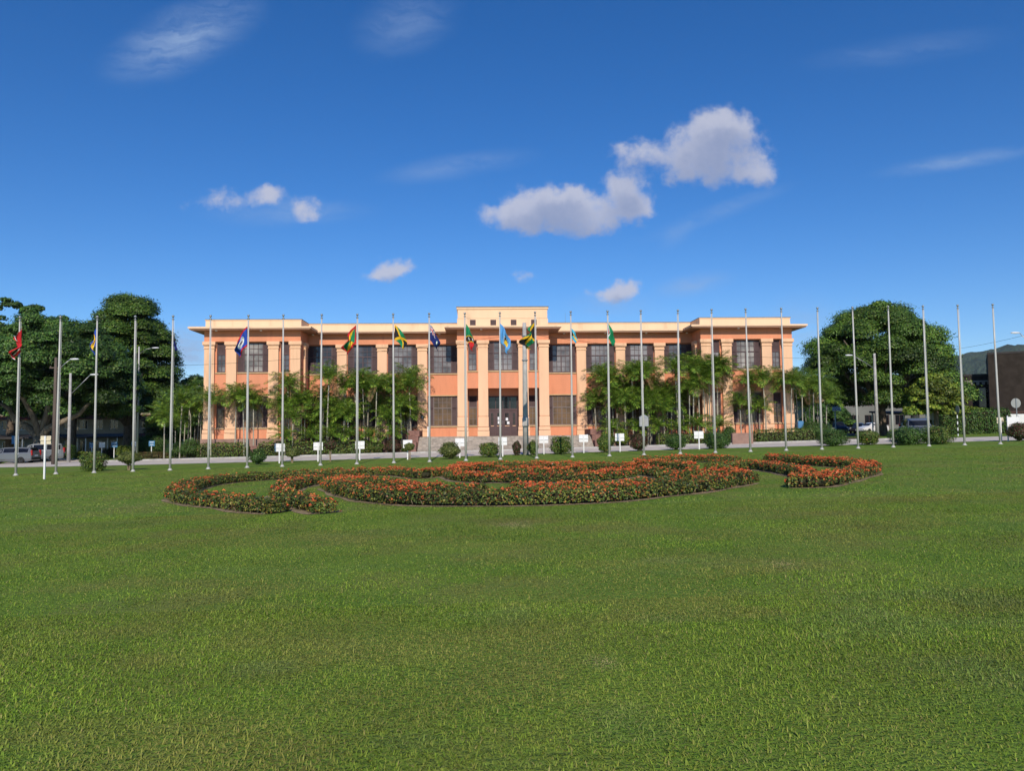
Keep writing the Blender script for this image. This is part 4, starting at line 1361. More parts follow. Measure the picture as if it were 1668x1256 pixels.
POLES = [(28, 'white flagpole carrying the red flag, first from the left'), (93, 'bare white flagpole, second from the left'), (155, 'white flagpole carrying the blue and yellow flag'), (218, 'bare white flagpole, fourth from the left'),
         (278, 'white flagpole carrying the small dark navy flag left of the building'), (340, 'bare flagpole in front of the left corner of the building'), (403, 'flagpole carrying the blue flag with a white disc'),
         (460, 'bare flagpole just right of the flag with a white disc'), (522, 'bare flagpole just left of the red yellow and green flag'), (581, 'flagpole carrying the red yellow and green flag'),
         (641, 'flagpole carrying the black green and gold flag left of the centre'), (699, 'flagpole carrying the dark navy ensign'), (758, 'flagpole carrying the green black and red flag with stars'),
         (814, 'flagpole carrying the sky blue flag in front of the entrance'), (873, 'flagpole carrying the green and gold flag right of the entrance'), (931, 'flagpole carrying the small aqua flag'), (991, 'flagpole carrying the green flag with a red hoist')]
ORD = 'first second third fourth fifth sixth seventh eighth ninth tenth'.split() + ['rightmost']
POLES += [(px, f'bare white flagpole, {ORD[i]} to the right of the last flag' if i < 10 else 'bare white flagpole at the right end of the row') for i, px in enumerate((1047, 1106, 1163, 1220, 1278, 1336, 1395, 1452, 1510, 1568, 1626))]
for i, (px, lab) in enumerate(POLES):
    o = fpole if i == 0 else copy_tree(fpole)
    x, y = pole_xy(px)
    o.location = (x, y, gz(x))
    o.rotation_euler = (R(random.uniform(-.4, .4)), R(random.uniform(-.4, .4)), random.random() * 6)
    tag(o, lab, 'flagpole', 'flagpoles in a row across the lawn')

# ------------------------------------------------------------------ signs
def board(name, label, x, y, w_, h_, zc, mt, post_mat, rz=0.0, group=None, cat='sign', behind=True):
    t = thing(name, label, cat, (x, y, gz(x)), rz, group)
    p = MB()
    p.box(-.04, .04, -.035, .035, -.1, zc + (h_ / 2 if behind else -h_ / 2), 0, .01)
    p.build('post', post_mat, t)
    bb = MB()
    bb.box(-w_ / 2, w_ / 2, .036, .066, zc - h_ / 2, zc + h_ / 2, 0, .008)
    bb.box(-w_ / 2, w_ / 2, .0, .0355, zc - .03, zc + .03)
    bb.build('panel', mt, t)
    return t
WB = 'white notice boards along the verge'
names_b = ['leftmost white notice board, beside the eighth flagpole', 'second white notice board from the left', 'third white notice board from the left, at the red yellow and green flag', 'fourth white notice board from the left, half hidden by a stubby bush',
           'white notice board in front of the left part of the steps', 'white notice board right behind the pole of the sky blue flag', 'white notice board just right of the grey lamp pole', 'white notice board in front of the right end of the steps',
           'white notice board right of the green flag pole', 'rightmost white notice board, in front of the right grove']
for (px, py, pw), lab in zip(((455, 755, 16), (518, 752, 15), (586, 750, 15), (664, 749, 15), (749, 746, 15), (819, 744, 14), (886, 740, 15), (951, 738, 15), (1010, 736, 15), (1139, 732, 15)), names_b):
    x, y = at(px, py)
    board('notice_board', lab, x, y, pw * y / 1253, .52, 1.02, M['white'], M['white'], R(random.uniform(-6, 6)), WB)
x, y = at(72, 781)
board('sign_board', 'cream sign board on a white post standing nearest on the left lawn', x, y, .50, .40, 1.86, M['creamsign'], M['white'])
for px, mt, lab in ((142, 'bluesign', 'blue sign left of the pole with the blue and yellow flag'), (166, 'white', 'white sign among the blue signs on the far verge'), (185, 'bluesign', 'blue sign beside the yellow green bush'),
                    (212, 'bluesign', 'blue sign behind the fourth flagpole'), (243, 'bluesign', 'blue sign nearest the side road corner')):
    x = xat(px, 79)
    t = board('verge_sign', lab, x, 79 + random.random(), .62, .55, 1.45, M[mt], M['white'], 0, 'signs on the far left verge', behind=False)
    if mt == 'bluesign':
        pn_ = MB()
        for k, wd_ in enumerate((.40, .30, .36)):
            pn_.box(-wd_ / 2, wd_ / 2, .030, .0355, 1.57 - k * .13, 1.62 - k * .13)
        pn_.build('lettering_bars', M['white'], t)
x = xat(17, 74)
t = board('blue_white_sign', 'blue and white sign behind the silver estate car', xat(25, 76), 76, .7, .8, 2.2, M['bluesign'], M['white'])

def round_sign(label, x, y, r, zc, pm='metal', rz=0.0, plate='greysign'):
    t = thing('round_sign', label, 'road sign', (x, y, gz(x)), rz)
    p = MB()
    p.tube([(0, 0, -.1), (0, 0, zc + r)], .03, 8)
    p.build('post', M[pm], t)
    d = MB()
    d.loft([[(r * math.cos(a * math.pi / 16), yy_, zc + r * math.sin(a * math.pi / 16)) for a in range(32)] for yy_ in (.035, .05)])
    d.build('disc', M[plate], t)
    return t
x, y = at(1518, 711)
round_sign('small round grey road sign left of the tall dark hedge', xat(1518, 78), 78, .42, 2.0)
round_sign('large round grey road sign at the right edge of the picture', xat(1655, 53.5), 53.5, .34, 2.62)
x, y = at(1650, 720)
t = thing('panel_sign', 'white two legged panel in front of the white fence', 'sign', (xat(1649, 53), 53, gz(34)))
p = MB()
for s in (-.42, .42):
    p.box(s - .03, s + .03, -.03, .03, -.1, 1.75)
p.build('leg', M['white'], t)
p = MB()
p.box(-.39, .39, -.02, .02, .98, 1.68, 0, .006)
p.build('panel', M['white'], t)
board('cream_box_sign', 'small cream board on a post beside the rightmost flagpole', xat(1628, 53.5), 53.5, .46, .42, 1.45, M['creamsign'], M['white'])
t = thing('banded_post', 'black and white banded sign post in front of the tall dark hedge', 'road sign', (xat(1558, 74), 74, gz(43)))
p = MB()
for k in range(8):
    p.tube([(0, 0, k * .3 - .1), (0, 0, k * .3 + .2)], .05, 8, k % 2)
p.build('post', [M['white'], M['black']], t)
p = MB()
p.loft([[(.04 + .01 * yy_, .32 * math.cos(a * .3927), 2.55 + .38 * math.sin(a * .3927)) for a in range(16)] for yy_ in (0, 2)])
p.build('disc', M['greysign'], t)
# grey notice case on a post in the right grove
x, y = xat(1048, 66.9), 66.9
t = thing('notice_case', 'grey framed notice case with a pointed top among the right palms', 'notice case', (x, y, gz(x)))
p = MB()
p.box(-.05, .05, -.04, .04, -.1, 1.75)
p.build('post', M['metal'], t)
p = MB()
p.box(-.40, .40, -.03, .05, 1.76, 2.55, 0, .02)
p.face([(-.44, -.035, 2.552), (.44, -.035, 2.552), (.0, -.035, 2.80)])
p.face([(-.44, .05, 2.552), (.44, .05, 2.552), (.0, .05, 2.80)][::-1])
p.build('case', M['metal'], t)
p = MB()
p.box(-.33, .33, -.045, -.031, 1.84, 2.47)
p.build('pane', M['greysign'], t)
# white upright panel and small stones near the steps
x, y = bw(-6.72, -.62)
t = thing('standing_panel', 'narrow white upright panel at the left top of the entrance steps', 'sign', (x, y, 1.29), BR)
p = MB()
p.box(-.10, .10, -.02, .02, 0, .92, 0, .005)
p.build('panel', M['white'], t)
p = MB()
p.box(-.14, .14, -.12, .12, -.01, .03)
p.build('foot', M['metal'], t)
x, y = at(893, 749.5)
p = MB()
p.bevel_box(-.1, .1, -.08, .08, -.02, .19, 0, .03)
tag(p.build('marker_block', M['white'], loc=(x - .2, 35.4, gz(x))), 'small white block on the grass behind the emblem', 'marker')
p = MB()
p.bevel_box(-.9, .9, -.4, .4, -.3, .95, 0, .03)
x, y = xat(1206, 66.9), 66.9
tag(p.build('stone_planter', M['plinth'], loc=(x, y, gz(x))), 'low brown stone planter in front of the right bay', 'planter')
x, y = xat(417, 67.0), 67.0
p = MB()
p.bevel_box(-.32, .32, -.22, .22, -.1, .92, 0, .02)
p.bevel_box(-.38, .38, -.28, .28, .922, 1.02, 0, .02)
tag(p.build('stone_pillar', M['brick'], loc=(x, y, gz(x))), 'small dark stone pillar in the gap of the left hedge', 'pillar')
x, y = xat(1302, 70.0), 70.0
t = thing('blue_box', 'blue box on a post at the right corner of the building', 'box', (x, y, gz(x)))
p = MB()
p.box(-.04, .04, -.04, .04, -.1, 1.2)
p.build('post', M['metal'], t)
p = MB()
p.bevel_box(-.26, .26, -.2, .2, 1.2, 1.85, 0, .03)
p.build('case', M['bluesign'], t)

# ------------------------------------------------------------------ street lamps and cables
def lamp(label, x, y, h, rad, arm, rz, mt='concrete', rise=.7, extra=None, name='street_lamp'):
    t = thing(name, label, 'street lamp', (x, y, gz(x)), rz)
    p = MB()
    p.tube([(0, 0, -.2), (0, 0, h * .5), (0, 0, h)], [rad, rad * .82, rad * .62], 10)
    p.build('pole', M[mt], t, True)
    za = h - rise - .15
    if arm:
        p = MB()
        p.tube([(0, 0, za - .5), (arm * .5, 0, za + rise * .3), (arm, 0, za + rise)], [.035, .03, .028], 7)
        p.build('arm', M['metal'], t, True)
        hd = MB()
        hd.loft([[(arm + dx, w_ * math.cos(a * .785), za + rise + hh * math.sin(a * .785)) for a in range(8)] for dx, w_, hh in ((-.05, .03, .03), (.05, .09, .06), (.35, .14, .09), (.62, .10, .06), (.7, .02, .02))])
        hd.build('lamp_head', M['lampglass'], t, True)
    if extra:
        extra(t)
    return t
def meter(t):
    p = MB()
    p.bevel_box(-.22, .22, -.34, -.12, 2.0, 2.55, 0, .02)
    p.build('meter_box', M['concrete'], t)
    p = MB()
    for z in (1.95, 6.5, 8.2):
        p.lathe([(.20, 0), (.215, 0), (.215, .06), (.20, .06)], (0, 0, z), 12)
    p.build('steel_band', M['metal'], t)
lamp('tall grey concrete pole with a box on it in front of the entrance steps', .9, 53.0, 9.15, .21, 0, 0, extra=meter, name='concrete_pole')
def crossarm(t):
    p = MB()
    p.box(-.5, .5, -.05, .05, 7.9, 8.0)
    for s in (-.42, 0, .42):
        p.lathe([(.03, 0), (.05, .04), (.03, .12)], (s, 0, 8.0), 8)
    p.build('crossarm', M['wood'], t)
lamp('dark wooden utility pole with a lamp arm beside the parked cars', -37.6, 63.2, 8.8, .17, 1.2, 0, 'wood', extra=crossarm, name='utility_pole')
lamp('grey concrete lamp post with an angled arm just right of the parked cars', xat(113, 69), 69, 8.0, .16, 1.8, 0, rise=1.3)
lamp('white lamp post rising behind the fourth flagpole', xat(224, 80), 80, 11.6, .12, 1.4, 0, 'pole', rise=.2)
lamp('concrete lamp post with its arm to the left in front of the dome shaped tree', xat(1427, 76), 76, 8.35, .18, 2.2, math.pi, rise=.9)
lamp('slim white lamp post right of the yellow green tree', xat(1548, 90), 90, 4.0, .07, .4, 0, 'pole', rise=.3)
lamp('lamp post with its arm to the left at the right edge of the picture', xat(1692, 62), 62, 8.6, .16, 1.3, math.pi, rise=1.0)
def cable(label, pts, sag):
    p = MB()
    for a, b_ in zip(pts[:-1], pts[1:]):
        a, b_ = Vector(a), Vector(b_)
        q = [a.lerp(b_, k / 14) - Vector((0, 0, sag * 4 * (k / 14) * (1 - k / 14))) for k in range(15)]
        p.tube(q, .013, 4)
    o = p.build('overhead_cable', M['black'])
    return tag(o, label, 'cable', 'overhead cables')
cable('thin overhead cable from the wooden utility pole to the central grey pole', [(-37.6, 63.2, gz(-37) + 8.0), (.9, 53, gz(1) + 8.4)], .7)
cable('thin overhead cable from the central grey pole to the lamp post on the right', [(.9, 53, gz(1) + 8.4), (xat(1427, 76), 76, gz(36) + 8.0)], .7)
cable('overhead cable running from the right lamp post past the brown building', [(xat(1427, 76), 76, gz(36) + 8.2), (xat(1692, 62), 62, gz(40) + 8.5)], .5)

# ------------------------------------------------------------------ cars
PAINT = {k: mat('paint_' + k, v, .28, .5, .25 if k != 'white' else 0, coat=.6) for k, v in dict(silver=(.16, .175, .195), grey=(.17, .19, .21), navy=(.012, .018, .035), white=(.75, .75, .74), dark=(.02, .02, .024), blue=(.03, .06, .12)).items()}
M['headlamp'] = mat('headlamp', (.7, .72, .75), .1, .6)
M['taillamp'] = mat('taillamp', (.38, .01, .01), .2, .6)
def wheel_mesh(r, wd):
    ty, rm = MB(), MB()
    def ringy(prof, mb):
        mb.loft([[(rr * math.cos(a * math.pi / 10), yy_, r + rr * math.sin(a * math.pi / 10)) for a in range(20)] for rr, yy_ in prof])
    ringy([(r * .62, -wd / 2), (r * .93, -wd / 2), (r, -wd / 2 + .03), (r, wd / 2 - .03), (r * .93, wd / 2), (r * .62, wd / 2)], ty)
    ringy([(r * .61, -wd / 2 + .01), (r * .61, wd / 2 - .01)], rm)
    for k in range(5):
        a = k * 1.2566
        c_, s_ = math.cos(a), math.sin(a)
        for yy_ in (-wd / 2, wd / 2):
            rm.face([(c_ * .05 - s_ * .04, yy_, r + s_ * .05 + c_ * .04), (c_ * r * .58 - s_ * .03, yy_, r + s_ * r * .58 + c_ * .03), (c_ * r * .58 + s_ * .03, yy_, r + s_ * r * .58 - c_ * .03), (c_ * .05 + s_ * .04, yy_, r + s_ * .05 - c_ * .04)])
    return ty, rm
def car(name, label, x, y, rz, kind, paint, group=None):
    t = thing(name, label, 'car', (x, y, gz(x) + .016), rz, group)
    # stations from the tail (x<0) to the nose: x, underside, belt, roof, half width low, half width roof
    S = {'sedan': [(-2.2, .45, .82, .86, .74, .66), (-2.1, .26, .93, .97, .84, .70), (-1.5, .22, .95, 1.03, .87, .66), (-.85, .20, .95, 1.40, .88, .58), (.2, .20, .94, 1.44, .88, .59), (.55, .20, .93, 1.38, .88, .60), (1.2, .20, .90, .98, .87, .68), (1.95, .24, .78, .84, .82, .66), (2.2, .42, .62, .66, .68, .55)],
         'estate': [(-2.25, .45, .90, 1.00, .78, .62), (-2.2, .28, .95, 1.10, .84, .62), (-1.95, .22, .96, 1.44, .86, .58), (-.8, .20, .95, 1.49, .87, .59), (.25, .20, .94, 1.47, .87, .59), (.6, .20, .93, 1.38, .87, .60), (1.25, .20, .91, .99, .86, .68), (1.95, .24, .80, .86, .82, .66), (2.2, .42, .64, .68, .68, .55)],
         'suv': [(-2.25, .50, 1.05, 1.15, .84, .68), (-2.2, .36, 1.10, 1.30, .90, .68), (-2.0, .30, 1.10, 1.72, .92, .64), (-.8, .30, 1.09, 1.78, .93, .65), (.3, .30, 1.08, 1.75, .93, .65), (.7, .30, 1.06, 1.62, .93, .66), (1.2, .30, 1.04, 1.14, .92, .76), (2.0, .34, .98, 1.04, .90, .76), (2.25, .50, .80, .84, .78, .66)]}[kind]
    bd = MB()
    def sect(s):
        x_, zb, zt, zr, w0, w1 = s
        return [(x_, -w0 * .9, zb), (x_, -w0, zb + (zt - zb) * .3), (x_, -w0, zt - .06), (x_, -w0 + .03, zt), (x_, -w1, zr - .05), (x_, -w1 + .09, zr), (x_, w1 - .09, zr), (x_, w1, zr - .05), (x_, w0 - .03, zt), (x_, w0, zt - .06), (x_, w0, zb + (zt - zb) * .3), (x_, w0 * .9, zb)]
    bd.loft([sect(s) for s in S])
    bd.build('body', PAINT[paint], t, False)
    gw = MB()
    cab = [s for s in S if s[3] - s[2] > .3]
    for s0, s1 in zip(cab[:-1], cab[1:]):
        for sg in (-1, 1):
            def pt(s, f, dx=0):
                w_ = s[4] - .03 + (s[5] - s[4] + .03) * f
                return (s[0] + dx, sg * (w_ + .008), s[2] + (s[3] - .05 - s[2]) * f)
            gw.face([pt(s0, .12, .05), pt(s1, .12, -.03), pt(s1, .88, -.03), pt(s0, .88, .05)][::sg])
    i0, i1 = S.index(cab[0]), S.index(cab[-1])
    for a, b_, in ((S[i0 - 1], cab[0]), (S[i1 + 1], cab[-1])):
        q = []
        for s, f in ((a, .10), (b_, .88)):
            z_ = s[3] if s is a else s[3]
            q.append((s[0], s[5] - .06, s[3]))
        A, B = Vector(q[0]), Vector(q[1])
        p0, p1 = A.lerp(B, .14), A.lerp(B, .88)
        up_ = Vector((0, 0, .012)) + Vector((.012 if a is S[i1 + 1] else -.012, 0, 0))
        gw.face([(p0.x + up_.x, -p0.y, p0.z + up_.z), (p0.x + up_.x, p0.y, p0.z + up_.z), (p1.x + up_.x, p1.y, p1.z + up_.z), (p1.x + up_.x, -p1.y, p1.z + up_.z)])
    gw.build('car_window', M['glass_dk'], t)
    r = .36 if kind == 'suv' else .31
    ty, rm = wheel_mesh(r, .22)
    for wx in (-1.35, 1.35):
        for sy in (-1, 1):
            loc = (wx, sy * (S[4][4] - .09), 0)
            w_ = ty.build('wheel', M['black'], t, True, loc)
            rm.build('rim', M['metal'], w_)
    hl = MB()
    n0, n1 = S[-2], S[0]
    for sg in (-1, 1):
        a, b_ = sorted((sg * (n0[4] - .30), sg * (n0[4] - .04)))
        h = MB()
        h.bevel_box(n0[0] - .05, n0[0] + .14, a, b_, n0[2] - .20, n0[2] - .04, 0, .02)
        h.build('headlight', M['headlamp'], t)
        h = MB()
        a, b_ = sorted((sg * (S[1][4] - .20), sg * (S[1][4] - .03)))
        h.bevel_box(S[1][0] - .10, S[1][0] + .04, a, b_, S[1][2] - .22, S[1][2] + (.25 if kind != 'sedan' else -.02), 0, .02)
        h.build('tail_light', M['taillamp'], t)
    h = MB()
    h.box(S[0][0] - .03, S[0][0] + .02, -.26, .26, S[0][2] - .26, S[0][2] - .13)
    h.build('number_plate', M['paper'], t)
    for xb in (S[0][0] - .06, S[-1][0] - .10):
        h = MB()
        h.bevel_box(xb, xb + .16, -.74, .74, .34, .52, 0, .03)
        h.build('bumper', M['black'] if kind != 'sedan' else PAINT[paint], t)
    h = MB()
    for sg in (-1, 1):
        h.bevel_box(.55, .70, *sorted((sg * (S[4][4] + .0), sg * (S[4][4] + .16))), S[4][2] - .02, S[4][2] + .12, 0, .02)
    h.build('mirror', PAINT[paint], t)
    return t
car('estate_car', 'silver estate car parked at the left edge of the picture', -45.8, 70.4, R(184), 'estate', 'silver')
car('parked_car', 'grey suv with red tail lights parked behind the silver estate car', -45.5, 73.9, R(206), 'suv', 'grey')
car('parked_car', 'silver suv on the road behind the clipped bushes at right', xat(1491, 58), 58.0, R(252), 'suv', 'silver')
for px, Y, rz, kind, paint, lab in ((1347, 113, 250, 'sedan', 'dark', 'dark sedan at the left end of the row under the dome shaped tree'), (1362, 108, 262, 'suv', 'navy', 'dark blue suv in the row under the dome shaped tree'),
                                    (1381, 112, 250, 'sedan', 'blue', 'blue sedan between the dark suv and the white sedan'), (1397, 109, 235, 'sedan', 'dark', 'dark sedan half behind the white sedan'), (1419, 106, 200, 'sedan', 'white', 'white sedan parked behind the concrete lamp post')):
    car('parked_car', lab, xat(px, Y), Y, R(rz), kind, paint, 'cars parked under the dome shaped tree')

# ------------------------------------------------------------------ background buildings
M['bcream'] = mat('faded_cream_wall', (.34, .31, .24), .9, .2, var=.12, scale=.5, stain=(.20, .18, .14), stain_scale=.3)
M['bgrey'] = mat('grey_wall', (.17, .17, .16), .9, .2, var=.12, scale=.5)
M['bbrown'] = mat('brown_pebbledash', (.040, .032, .026), .95, .15, var=.25, scale=1.2, bump=.4, bscale=14, stain=(.035, .028, .024), stain_scale=.4)
M['rroof'] = mat('rust_red_roof', (.20, .075, .055), .85, .2, var=.2, scale=2)
M['droof'] = mat('dark_sheet_roof', (.045, .04, .038), .7, .3, var=.2, scale=2)
M['wfence'] = mat('white_sheet_fence', (.72, .72, .71), .6, .3, var=.06)
def block(name, label, x0, x1, y0, y1, h, mt, rows, roofmat='droof', over=.5, band=None, cat='building', rz=0.0):
    cx = (x0 + x1) / 2
    hw, d = (x1 - x0) / 2, y1 - y0
    t = thing(name, label, cat, (x0 + hw * math.cos(rz), y0 + hw * math.sin(rz), gz(cx)), rz)   # turned about its left front corner
    wl = MB()
    holes = []
    for z0, z1, n, frac in rows:
        step = 2 * hw / n
        for k in range(n):
            a = -hw + step * (k + .5)
            holes.append((a - step * frac / 2, a + step * frac / 2, z0, z1))
    holed(wl, -hw, hw, -.5, h, 0, holes, .15)
    for u in (-hw, hw):
        wl.face([(u, 0, -.5), (u, d, -.5), (u, d, h), (u, 0, h)])
    wl.face([(-hw, d, -.5), (hw, d, -.5), (hw, d, h), (-hw, d, h)])
    wl.build('wall', M[mt], t)
    rf = MB()
    rf.box(-hw - over, hw + over, -over, d + over, h + .002, h + .25)
    rf.build('roof', M[roofmat], t)
    for a, b_, z0, z1 in holes:
        f = MB()
        for p, q, r_, s_ in ((a, a + .07, z0, z1), (b_ - .07, b_, z0, z1), (a + .07, b_ - .07, z0, z0 + .07), (a + .07, b_ - .07, z1 - .07, z1)):
            f.box(p + .002, q - .002, .05, .14, r_ + .002, s_ - .002)
        f.box((a + b_) / 2 - .03, (a + b_) / 2 + .03, .06, .13, z0 + .07, z1 - .07)
        w_ = f.build('window', M[band and 'wfence' or 'dark'], t)
        pn_ = MB()
        pn_.face([(a, .10, z0), (b_, .10, z0), (b_, .10, z1), (a, .10, z1)])
        pn_.build('pane', M['glass_dk'], w_)
    if band:
        for z, dp in band:
            aw = MB()
            aw.loft([[(-hw - .2, .0, z + .5), (-hw - .2, -dp, z), (-hw - .2, -dp, z - .06), (-hw - .2, .0, z + .40)], [(hw + .2, .0, z + .5), (hw + .2, -dp, z), (hw + .2, -dp, z - .06), (hw + .2, .0, z + .40)]])
            aw.build('awning', M['rroof'], t)
    return t
block('long_building', 'long two storey cream building behind the trees on the left', -98, -50.5, 108, 119, 6.6, 'bcream', ((3.9, 5.2, 22, .55), (.7, 2.3, 22, .45)), 'droof', .8, ((5.35, 1.3), (2.75, 1.5)))
def carport(label, x0, x1, y, dp, h, n, mt='droof'):
    cx = (x0 + x1) / 2
    t = thing('carport', label, 'carport', (cx, y, gz(cx)))
    hw = (x1 - x0) / 2
    r_ = MB()
    r_.loft([[(-hw, 0, h - SLOPE * -hw * 0), (-hw, dp, h + .35), (-hw, dp, h + .55), (-hw, 0, h + .2)], [(hw, 0, h), (hw, dp, h + .35), (hw, dp, h + .55), (hw, 0, h + .2)]])
    r_.build('roof', M[mt], t)
    for k in range(n):
        u = -hw + .3 + (2 * hw - .6) * k / (n - 1)
        for v, hh in ((.2, h), (dp - .2, h + .3)):
            p = MB()
            p.box(u - .06, u + .06, v - .06, v + .06, -.9, hh + .02)
            p.build('post', M['metal'], t)
    return t
carport('long dark carport roof in front of the cream building on the left', -92, -48.5, 95, 5.5, 2.6, 12)
M['rust'] = mat('rusty_brown_sheet', (.085, .048, .038), .85, .25, var=.25, scale=2)
carport('long rust brown carport roof behind the tall hedge on the right', 45.2, 82, 92, 5.5, 2.05, 10, 'rust')
block('grey_building', 'grey two storey building behind the dome shaped tree', 54, 92, 137, 150, 6.9, 'bgrey', ((4.2, 5.6, 14, .5), (.8, 2.6, 14, .6)), 'droof', .6)
block('brown_building', 'tall windowless dark brown block at the right edge of the picture', 59.6, 90, 96, 112, 9.3, 'bbrown', (), 'droof', .05, rz=R(-31))
t = block('brown_building', 'lower dark brown building with a recessed window left of the tall brown block', 56.2, 63.5, 101, 110, 7.1, 'bbrown', ((3.0, 5.6, 2, .62),), 'droof', .1, rz=R(-28))
cr = MB()
for k in range(9):
    cr.box(-2.6 + k * .62, -2.6 + k * .62 + .34, -.12, -.01, 5.95, 6.3)
cr.box(-2.8, 3.1, -.16, -.01, 6.31, 6.5)
cr.build('dentil_trim', M['bcream'], t)
# white sheet fence
x0, x1 = xat(1634, 88), 84
t = thing('sheet_fence', 'white corrugated fence at the right beyond the tall hedge', 'fence', (x0, 87.5, gz(60)))
f = MB()
n_ = int((x1 - x0) / .3)
prof_ = [(k * .3, (.03 if k % 2 else 0)) for k in range(n_)]
f.loft([[(a, b_, -.6), (a, b_ + .02, -.6), (a, b_ + .02, 1.95), (a, b_, 1.95)] for a, b_ in prof_])
f.build('sheet', M['wfence'], t)
for k in range(0, n_, 12):
    p = MB()
    p.box(k * .3 - .05, k * .3 + .05, .055, .15, -.6, 2.05)
    p.build('post', M['metal'], t)
# basketball hoop
x = xat(1362, 104)
t = thing('basketball_hoop', 'basketball hoop with a white backboard behind the right palms', 'basketball hoop', (x, 104, gz(x)))
p = MB()
p.tube([(0, .5, -.1), (0, .5, 3.0), (0, .12, 3.5)], .09, 8)
p.build('post', M['creamsign'], t)
p = MB()
p.box(-.55, .55, -.02, .02, 3.2, 4.0)
p.build('backboard', M['greysign'], t)
p = MB()
for a, b_, c_, d_ in ((-.55, -.49, 3.2, 4.0), (.49, .55, 3.2, 4.0), (-.49, .49, 3.2, 3.26), (-.49, .49, 3.94, 4.0), (-.03, .03, 3.26, 3.94), (-.49, -.031, 3.57, 3.63), (.031, .49, 3.57, 3.63)):
    p.box(a, b_, -.035, -.021, c_, d_)
p.build('backboard_frame', M['wfence'], t)
p = MB()
p.tube([(.23 * math.cos(a * .4488), -.3 + .23 * math.sin(a * .4488), 3.25) for a in range(15)], .012, 5)
p.build('rim', M['taillamp'], t)

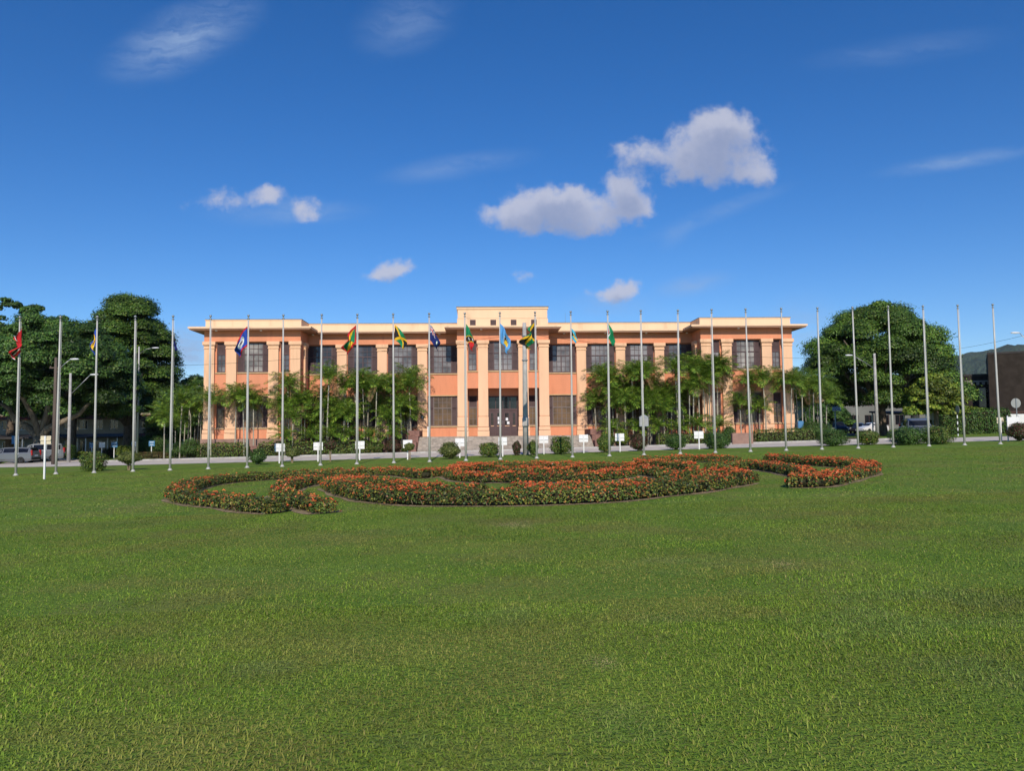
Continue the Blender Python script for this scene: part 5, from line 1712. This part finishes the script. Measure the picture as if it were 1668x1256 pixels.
# ------------------------------------------------------------------ the lawn's own grass
WORN = [(*at(215, 823), .9), (*at(1272, 920), .2), (*at(985, 1082), .10), (*at(840, 855), .35)]
LATT = [np.random.default_rng(100 + k).random((128, 128)) for k in range(9)]
def vnoise(x, y, k):
    """smooth value noise on a lattice, 0..1"""
    xi, yi = np.floor(x).astype(int), np.floor(y).astype(int)
    fx, fy = x - xi, y - yi
    fx, fy = fx * fx * (3 - 2 * fx), fy * fy * (3 - 2 * fy)
    T = LATT[k]
    g_ = lambda a, b: T[a % 128, b % 128]
    return (g_(xi, yi) * (1 - fx) + g_(xi + 1, yi) * fx) * (1 - fy) + (g_(xi, yi + 1) * (1 - fx) + g_(xi + 1, yi + 1) * fx) * fy
def grass(name, y0, y1, n, ln, wd, tilt, pal, far_w=1.0, keep=None):
    yv = np.sqrt(rng.random(n) * (y1 ** 2 - y0 ** 2) + y0 ** 2)
    xv = (rng.random(n) * 2 - 1) * (.74 * yv + 2.6)
    if keep is not None:
        k = rng.random(n) < keep(xv, yv)
        xv, yv = xv[k], yv[k]
        n = len(xv)
    az = rng.random(n) * 6.283
    tl = np.radians(np.clip(rng.normal(tilt, 18, n), 3, 86))
    L = ln * (.55 + .9 * rng.random(n))
    tall = .5 + .5 * np.sin(xv * 1.1 + 1.3 * np.sin(yv * .9)) * np.sin(yv * 1.4 + .7 * np.sin(xv * 1.7))
    L = L * (.8 + .5 * tall)
    dirv = np.stack([np.cos(az) * np.sin(tl), np.sin(az) * np.sin(tl), np.cos(tl)], 1)
    side = np.stack([-np.sin(az), np.cos(az), np.zeros(n)], 1) * (wd * (.7 + .6 * rng.random(n)))[:, None]
    base = np.stack([xv, yv, .06 + SLOPE * xv - .003], 1)
    mid = base + dirv * (L * .55)[:, None]
    d2 = dirv.copy()
    d2[:, 2] -= .55
    d2 /= np.linalg.norm(d2, axis=1, keepdims=True)
    tip = mid + d2 * (L * .45)[:, None]
    V = np.stack([base - side * .5, base + side * .5, mid + side * .45, mid - side * .45, tip], 1).reshape(-1, 3)
    c = hues(n, *pal, jit=.11)
    p1 = np.sin(xv * .55 + 1.2 * np.sin(yv * .31)) * np.sin(yv * .42 + 1.1 * np.sin(xv * .23))
    dry = (np.clip(p1 + .45 * rng.normal(size=n), 0, 1) * .35)[:, None]
    c = c * (1 - dry) + np.array([.290, .300, .075]) * dry * (1 + .15 * rng.normal(size=(n, 1)))
    # the turf is a patchwork: olive thin spots, lush spots, a few blue-green weedy ones
    n1 = .55 * vnoise(xv / 1.5, yv / 1.0, 1) + .30 * vnoise(xv / .55, yv / .45, 2) + .15 * vnoise(xv / 4.5, yv / 3.2, 3)
    n2 = .6 * vnoise(xv / 1.9, yv / .8, 4) + .4 * vnoise(xv / .6, yv / .35, 5)
    n3 = .5 * vnoise(xv / .8, yv / .6, 6) + .5 * vnoise(xv / 6.0, yv / 3.0, 7)
    o_ = np.clip((n1 - .46) * 5, 0, 1)[:, None] * .62
    c = c * (1 - o_) + np.array([.265, .250, .070]) * (1 + .15 * rng.normal(size=(n, 1))) * o_
    w_ = np.clip((n2 - .66) * 8, 0, 1)[:, None] * .28
    c = c * (1 - w_) + np.array([.165, .255, .105]) * w_
    c = c * np.array([1.05, 1.0, .92]) * (.95 + .55 * (n3 - .5)[:, None])
    for sx_, sy_, sr in WORN:                  # worn, yellowed spots in the turf
        k_ = np.exp(-(((xv - sx_) / sr) ** 2 + ((yv - sy_) / (sr * 1.3)) ** 2) * (1 + .5 * np.sin(xv * 9) * np.sin(yv * 7)))[:, None] * .55
        c = c * (1 - k_) + np.array([.48, .36, .20]) * k_
    c = c.clip(.005, .65)
    me = bpy.data.meshes.new(name)
    me.vertices.add(5 * n)
    me.vertices.foreach_set('co', V.astype(np.float32).ravel())
    k5 = (np.arange(n) * 5)[:, None]
    loops = np.concatenate([k5, k5 + 1, k5 + 2, k5 + 3, k5 + 3, k5 + 2, k5 + 4], 1)
    me.loops.add(7 * n)
    me.loops.foreach_set('vertex_index', loops.astype(np.int32).ravel())
    starts = np.stack([np.arange(n) * 7, np.arange(n) * 7 + 4], 1)
    me.polygons.add(2 * n)
    me.polygons.foreach_set('loop_start', starts.astype(np.int32).ravel())
    me.materials.append(M['blade'])
    a_ = me.attributes.new('col', 'FLOAT_COLOR', 'POINT')
    a_.data.foreach_set('color', np.repeat(np.concatenate([c, np.ones((n, 1))], 1), 5, 0).astype(np.float32).ravel())
    me.update(calc_edges=True)
    o = bpy.data.objects.new(name, me)
    C.objects.link(o)
    return tag(o, kind='stuff')
BEDP = np.array([(p.x * .987, p.y) for e in EMBLEM for p in resample(e[3], .3)])
def off_beds(x, y):
    ok = np.ones(len(x))
    sel = np.where((np.abs(x) < 13.5) & (y > 16) & (y < 37))[0]
    for k in range(0, len(sel), 20000):
        q = sel[k:k + 20000]
        d = ((x[q, None] - BEDP[None, :, 0]) ** 2 + (y[q, None] - BEDP[None, :, 1]) ** 2).min(1)
        ok[q] = np.clip((np.sqrt(d) - .36) / .16, 0, 1)
    return ok
GRASS = ([(.195, .325, .030), (.240, .365, .042), (.145, .268, .026), (.290, .355, .060), (.340, .325, .110)], (4, 3, 3, 1.6, .8))
grass('grass', 3.0, 7.5, 640000, .028, .0058, 66, GRASS, keep=off_beds)
grass('grass', 7.5, 17, 850000, .030, .0066, 67, GRASS, keep=off_beds)
grass('grass', 17, 44, 560000, .036, .015, 68, GRASS, keep=off_beds)
tuft = lambda x, y: (np.sin(x * 2.1 + np.sin(y * 2.7)) * np.sin(y * 1.9 + np.sin(x * 1.3)) > .25) * 1.0
grass('grass_tufts', 3.0, 9, 22000, .050, .0065, 54, GRASS, keep=tuft)

# ------------------------------------------------------------------ the air
hzm = bpy.data.materials.new('air_haze')
hzm.use_nodes = True
hzm.node_tree.nodes.clear()
t = NT(hzm.node_tree)
vol = t.n('ShaderNodeVolumePrincipled', {'Color': (0.80, 0.88, 1.0, 1), 'Density': 0.00004, 'Anisotropy': 0.0})
ho_ = t.n('ShaderNodeOutputMaterial')
hzm.node_tree.links.new(vol.outputs[0], ho_.inputs['Volume'])
hb = MB()
hb.box(-900, 3700, -60, 3600, -4, 400)
tag(hb.build('haze', hzm), kind='stuff')
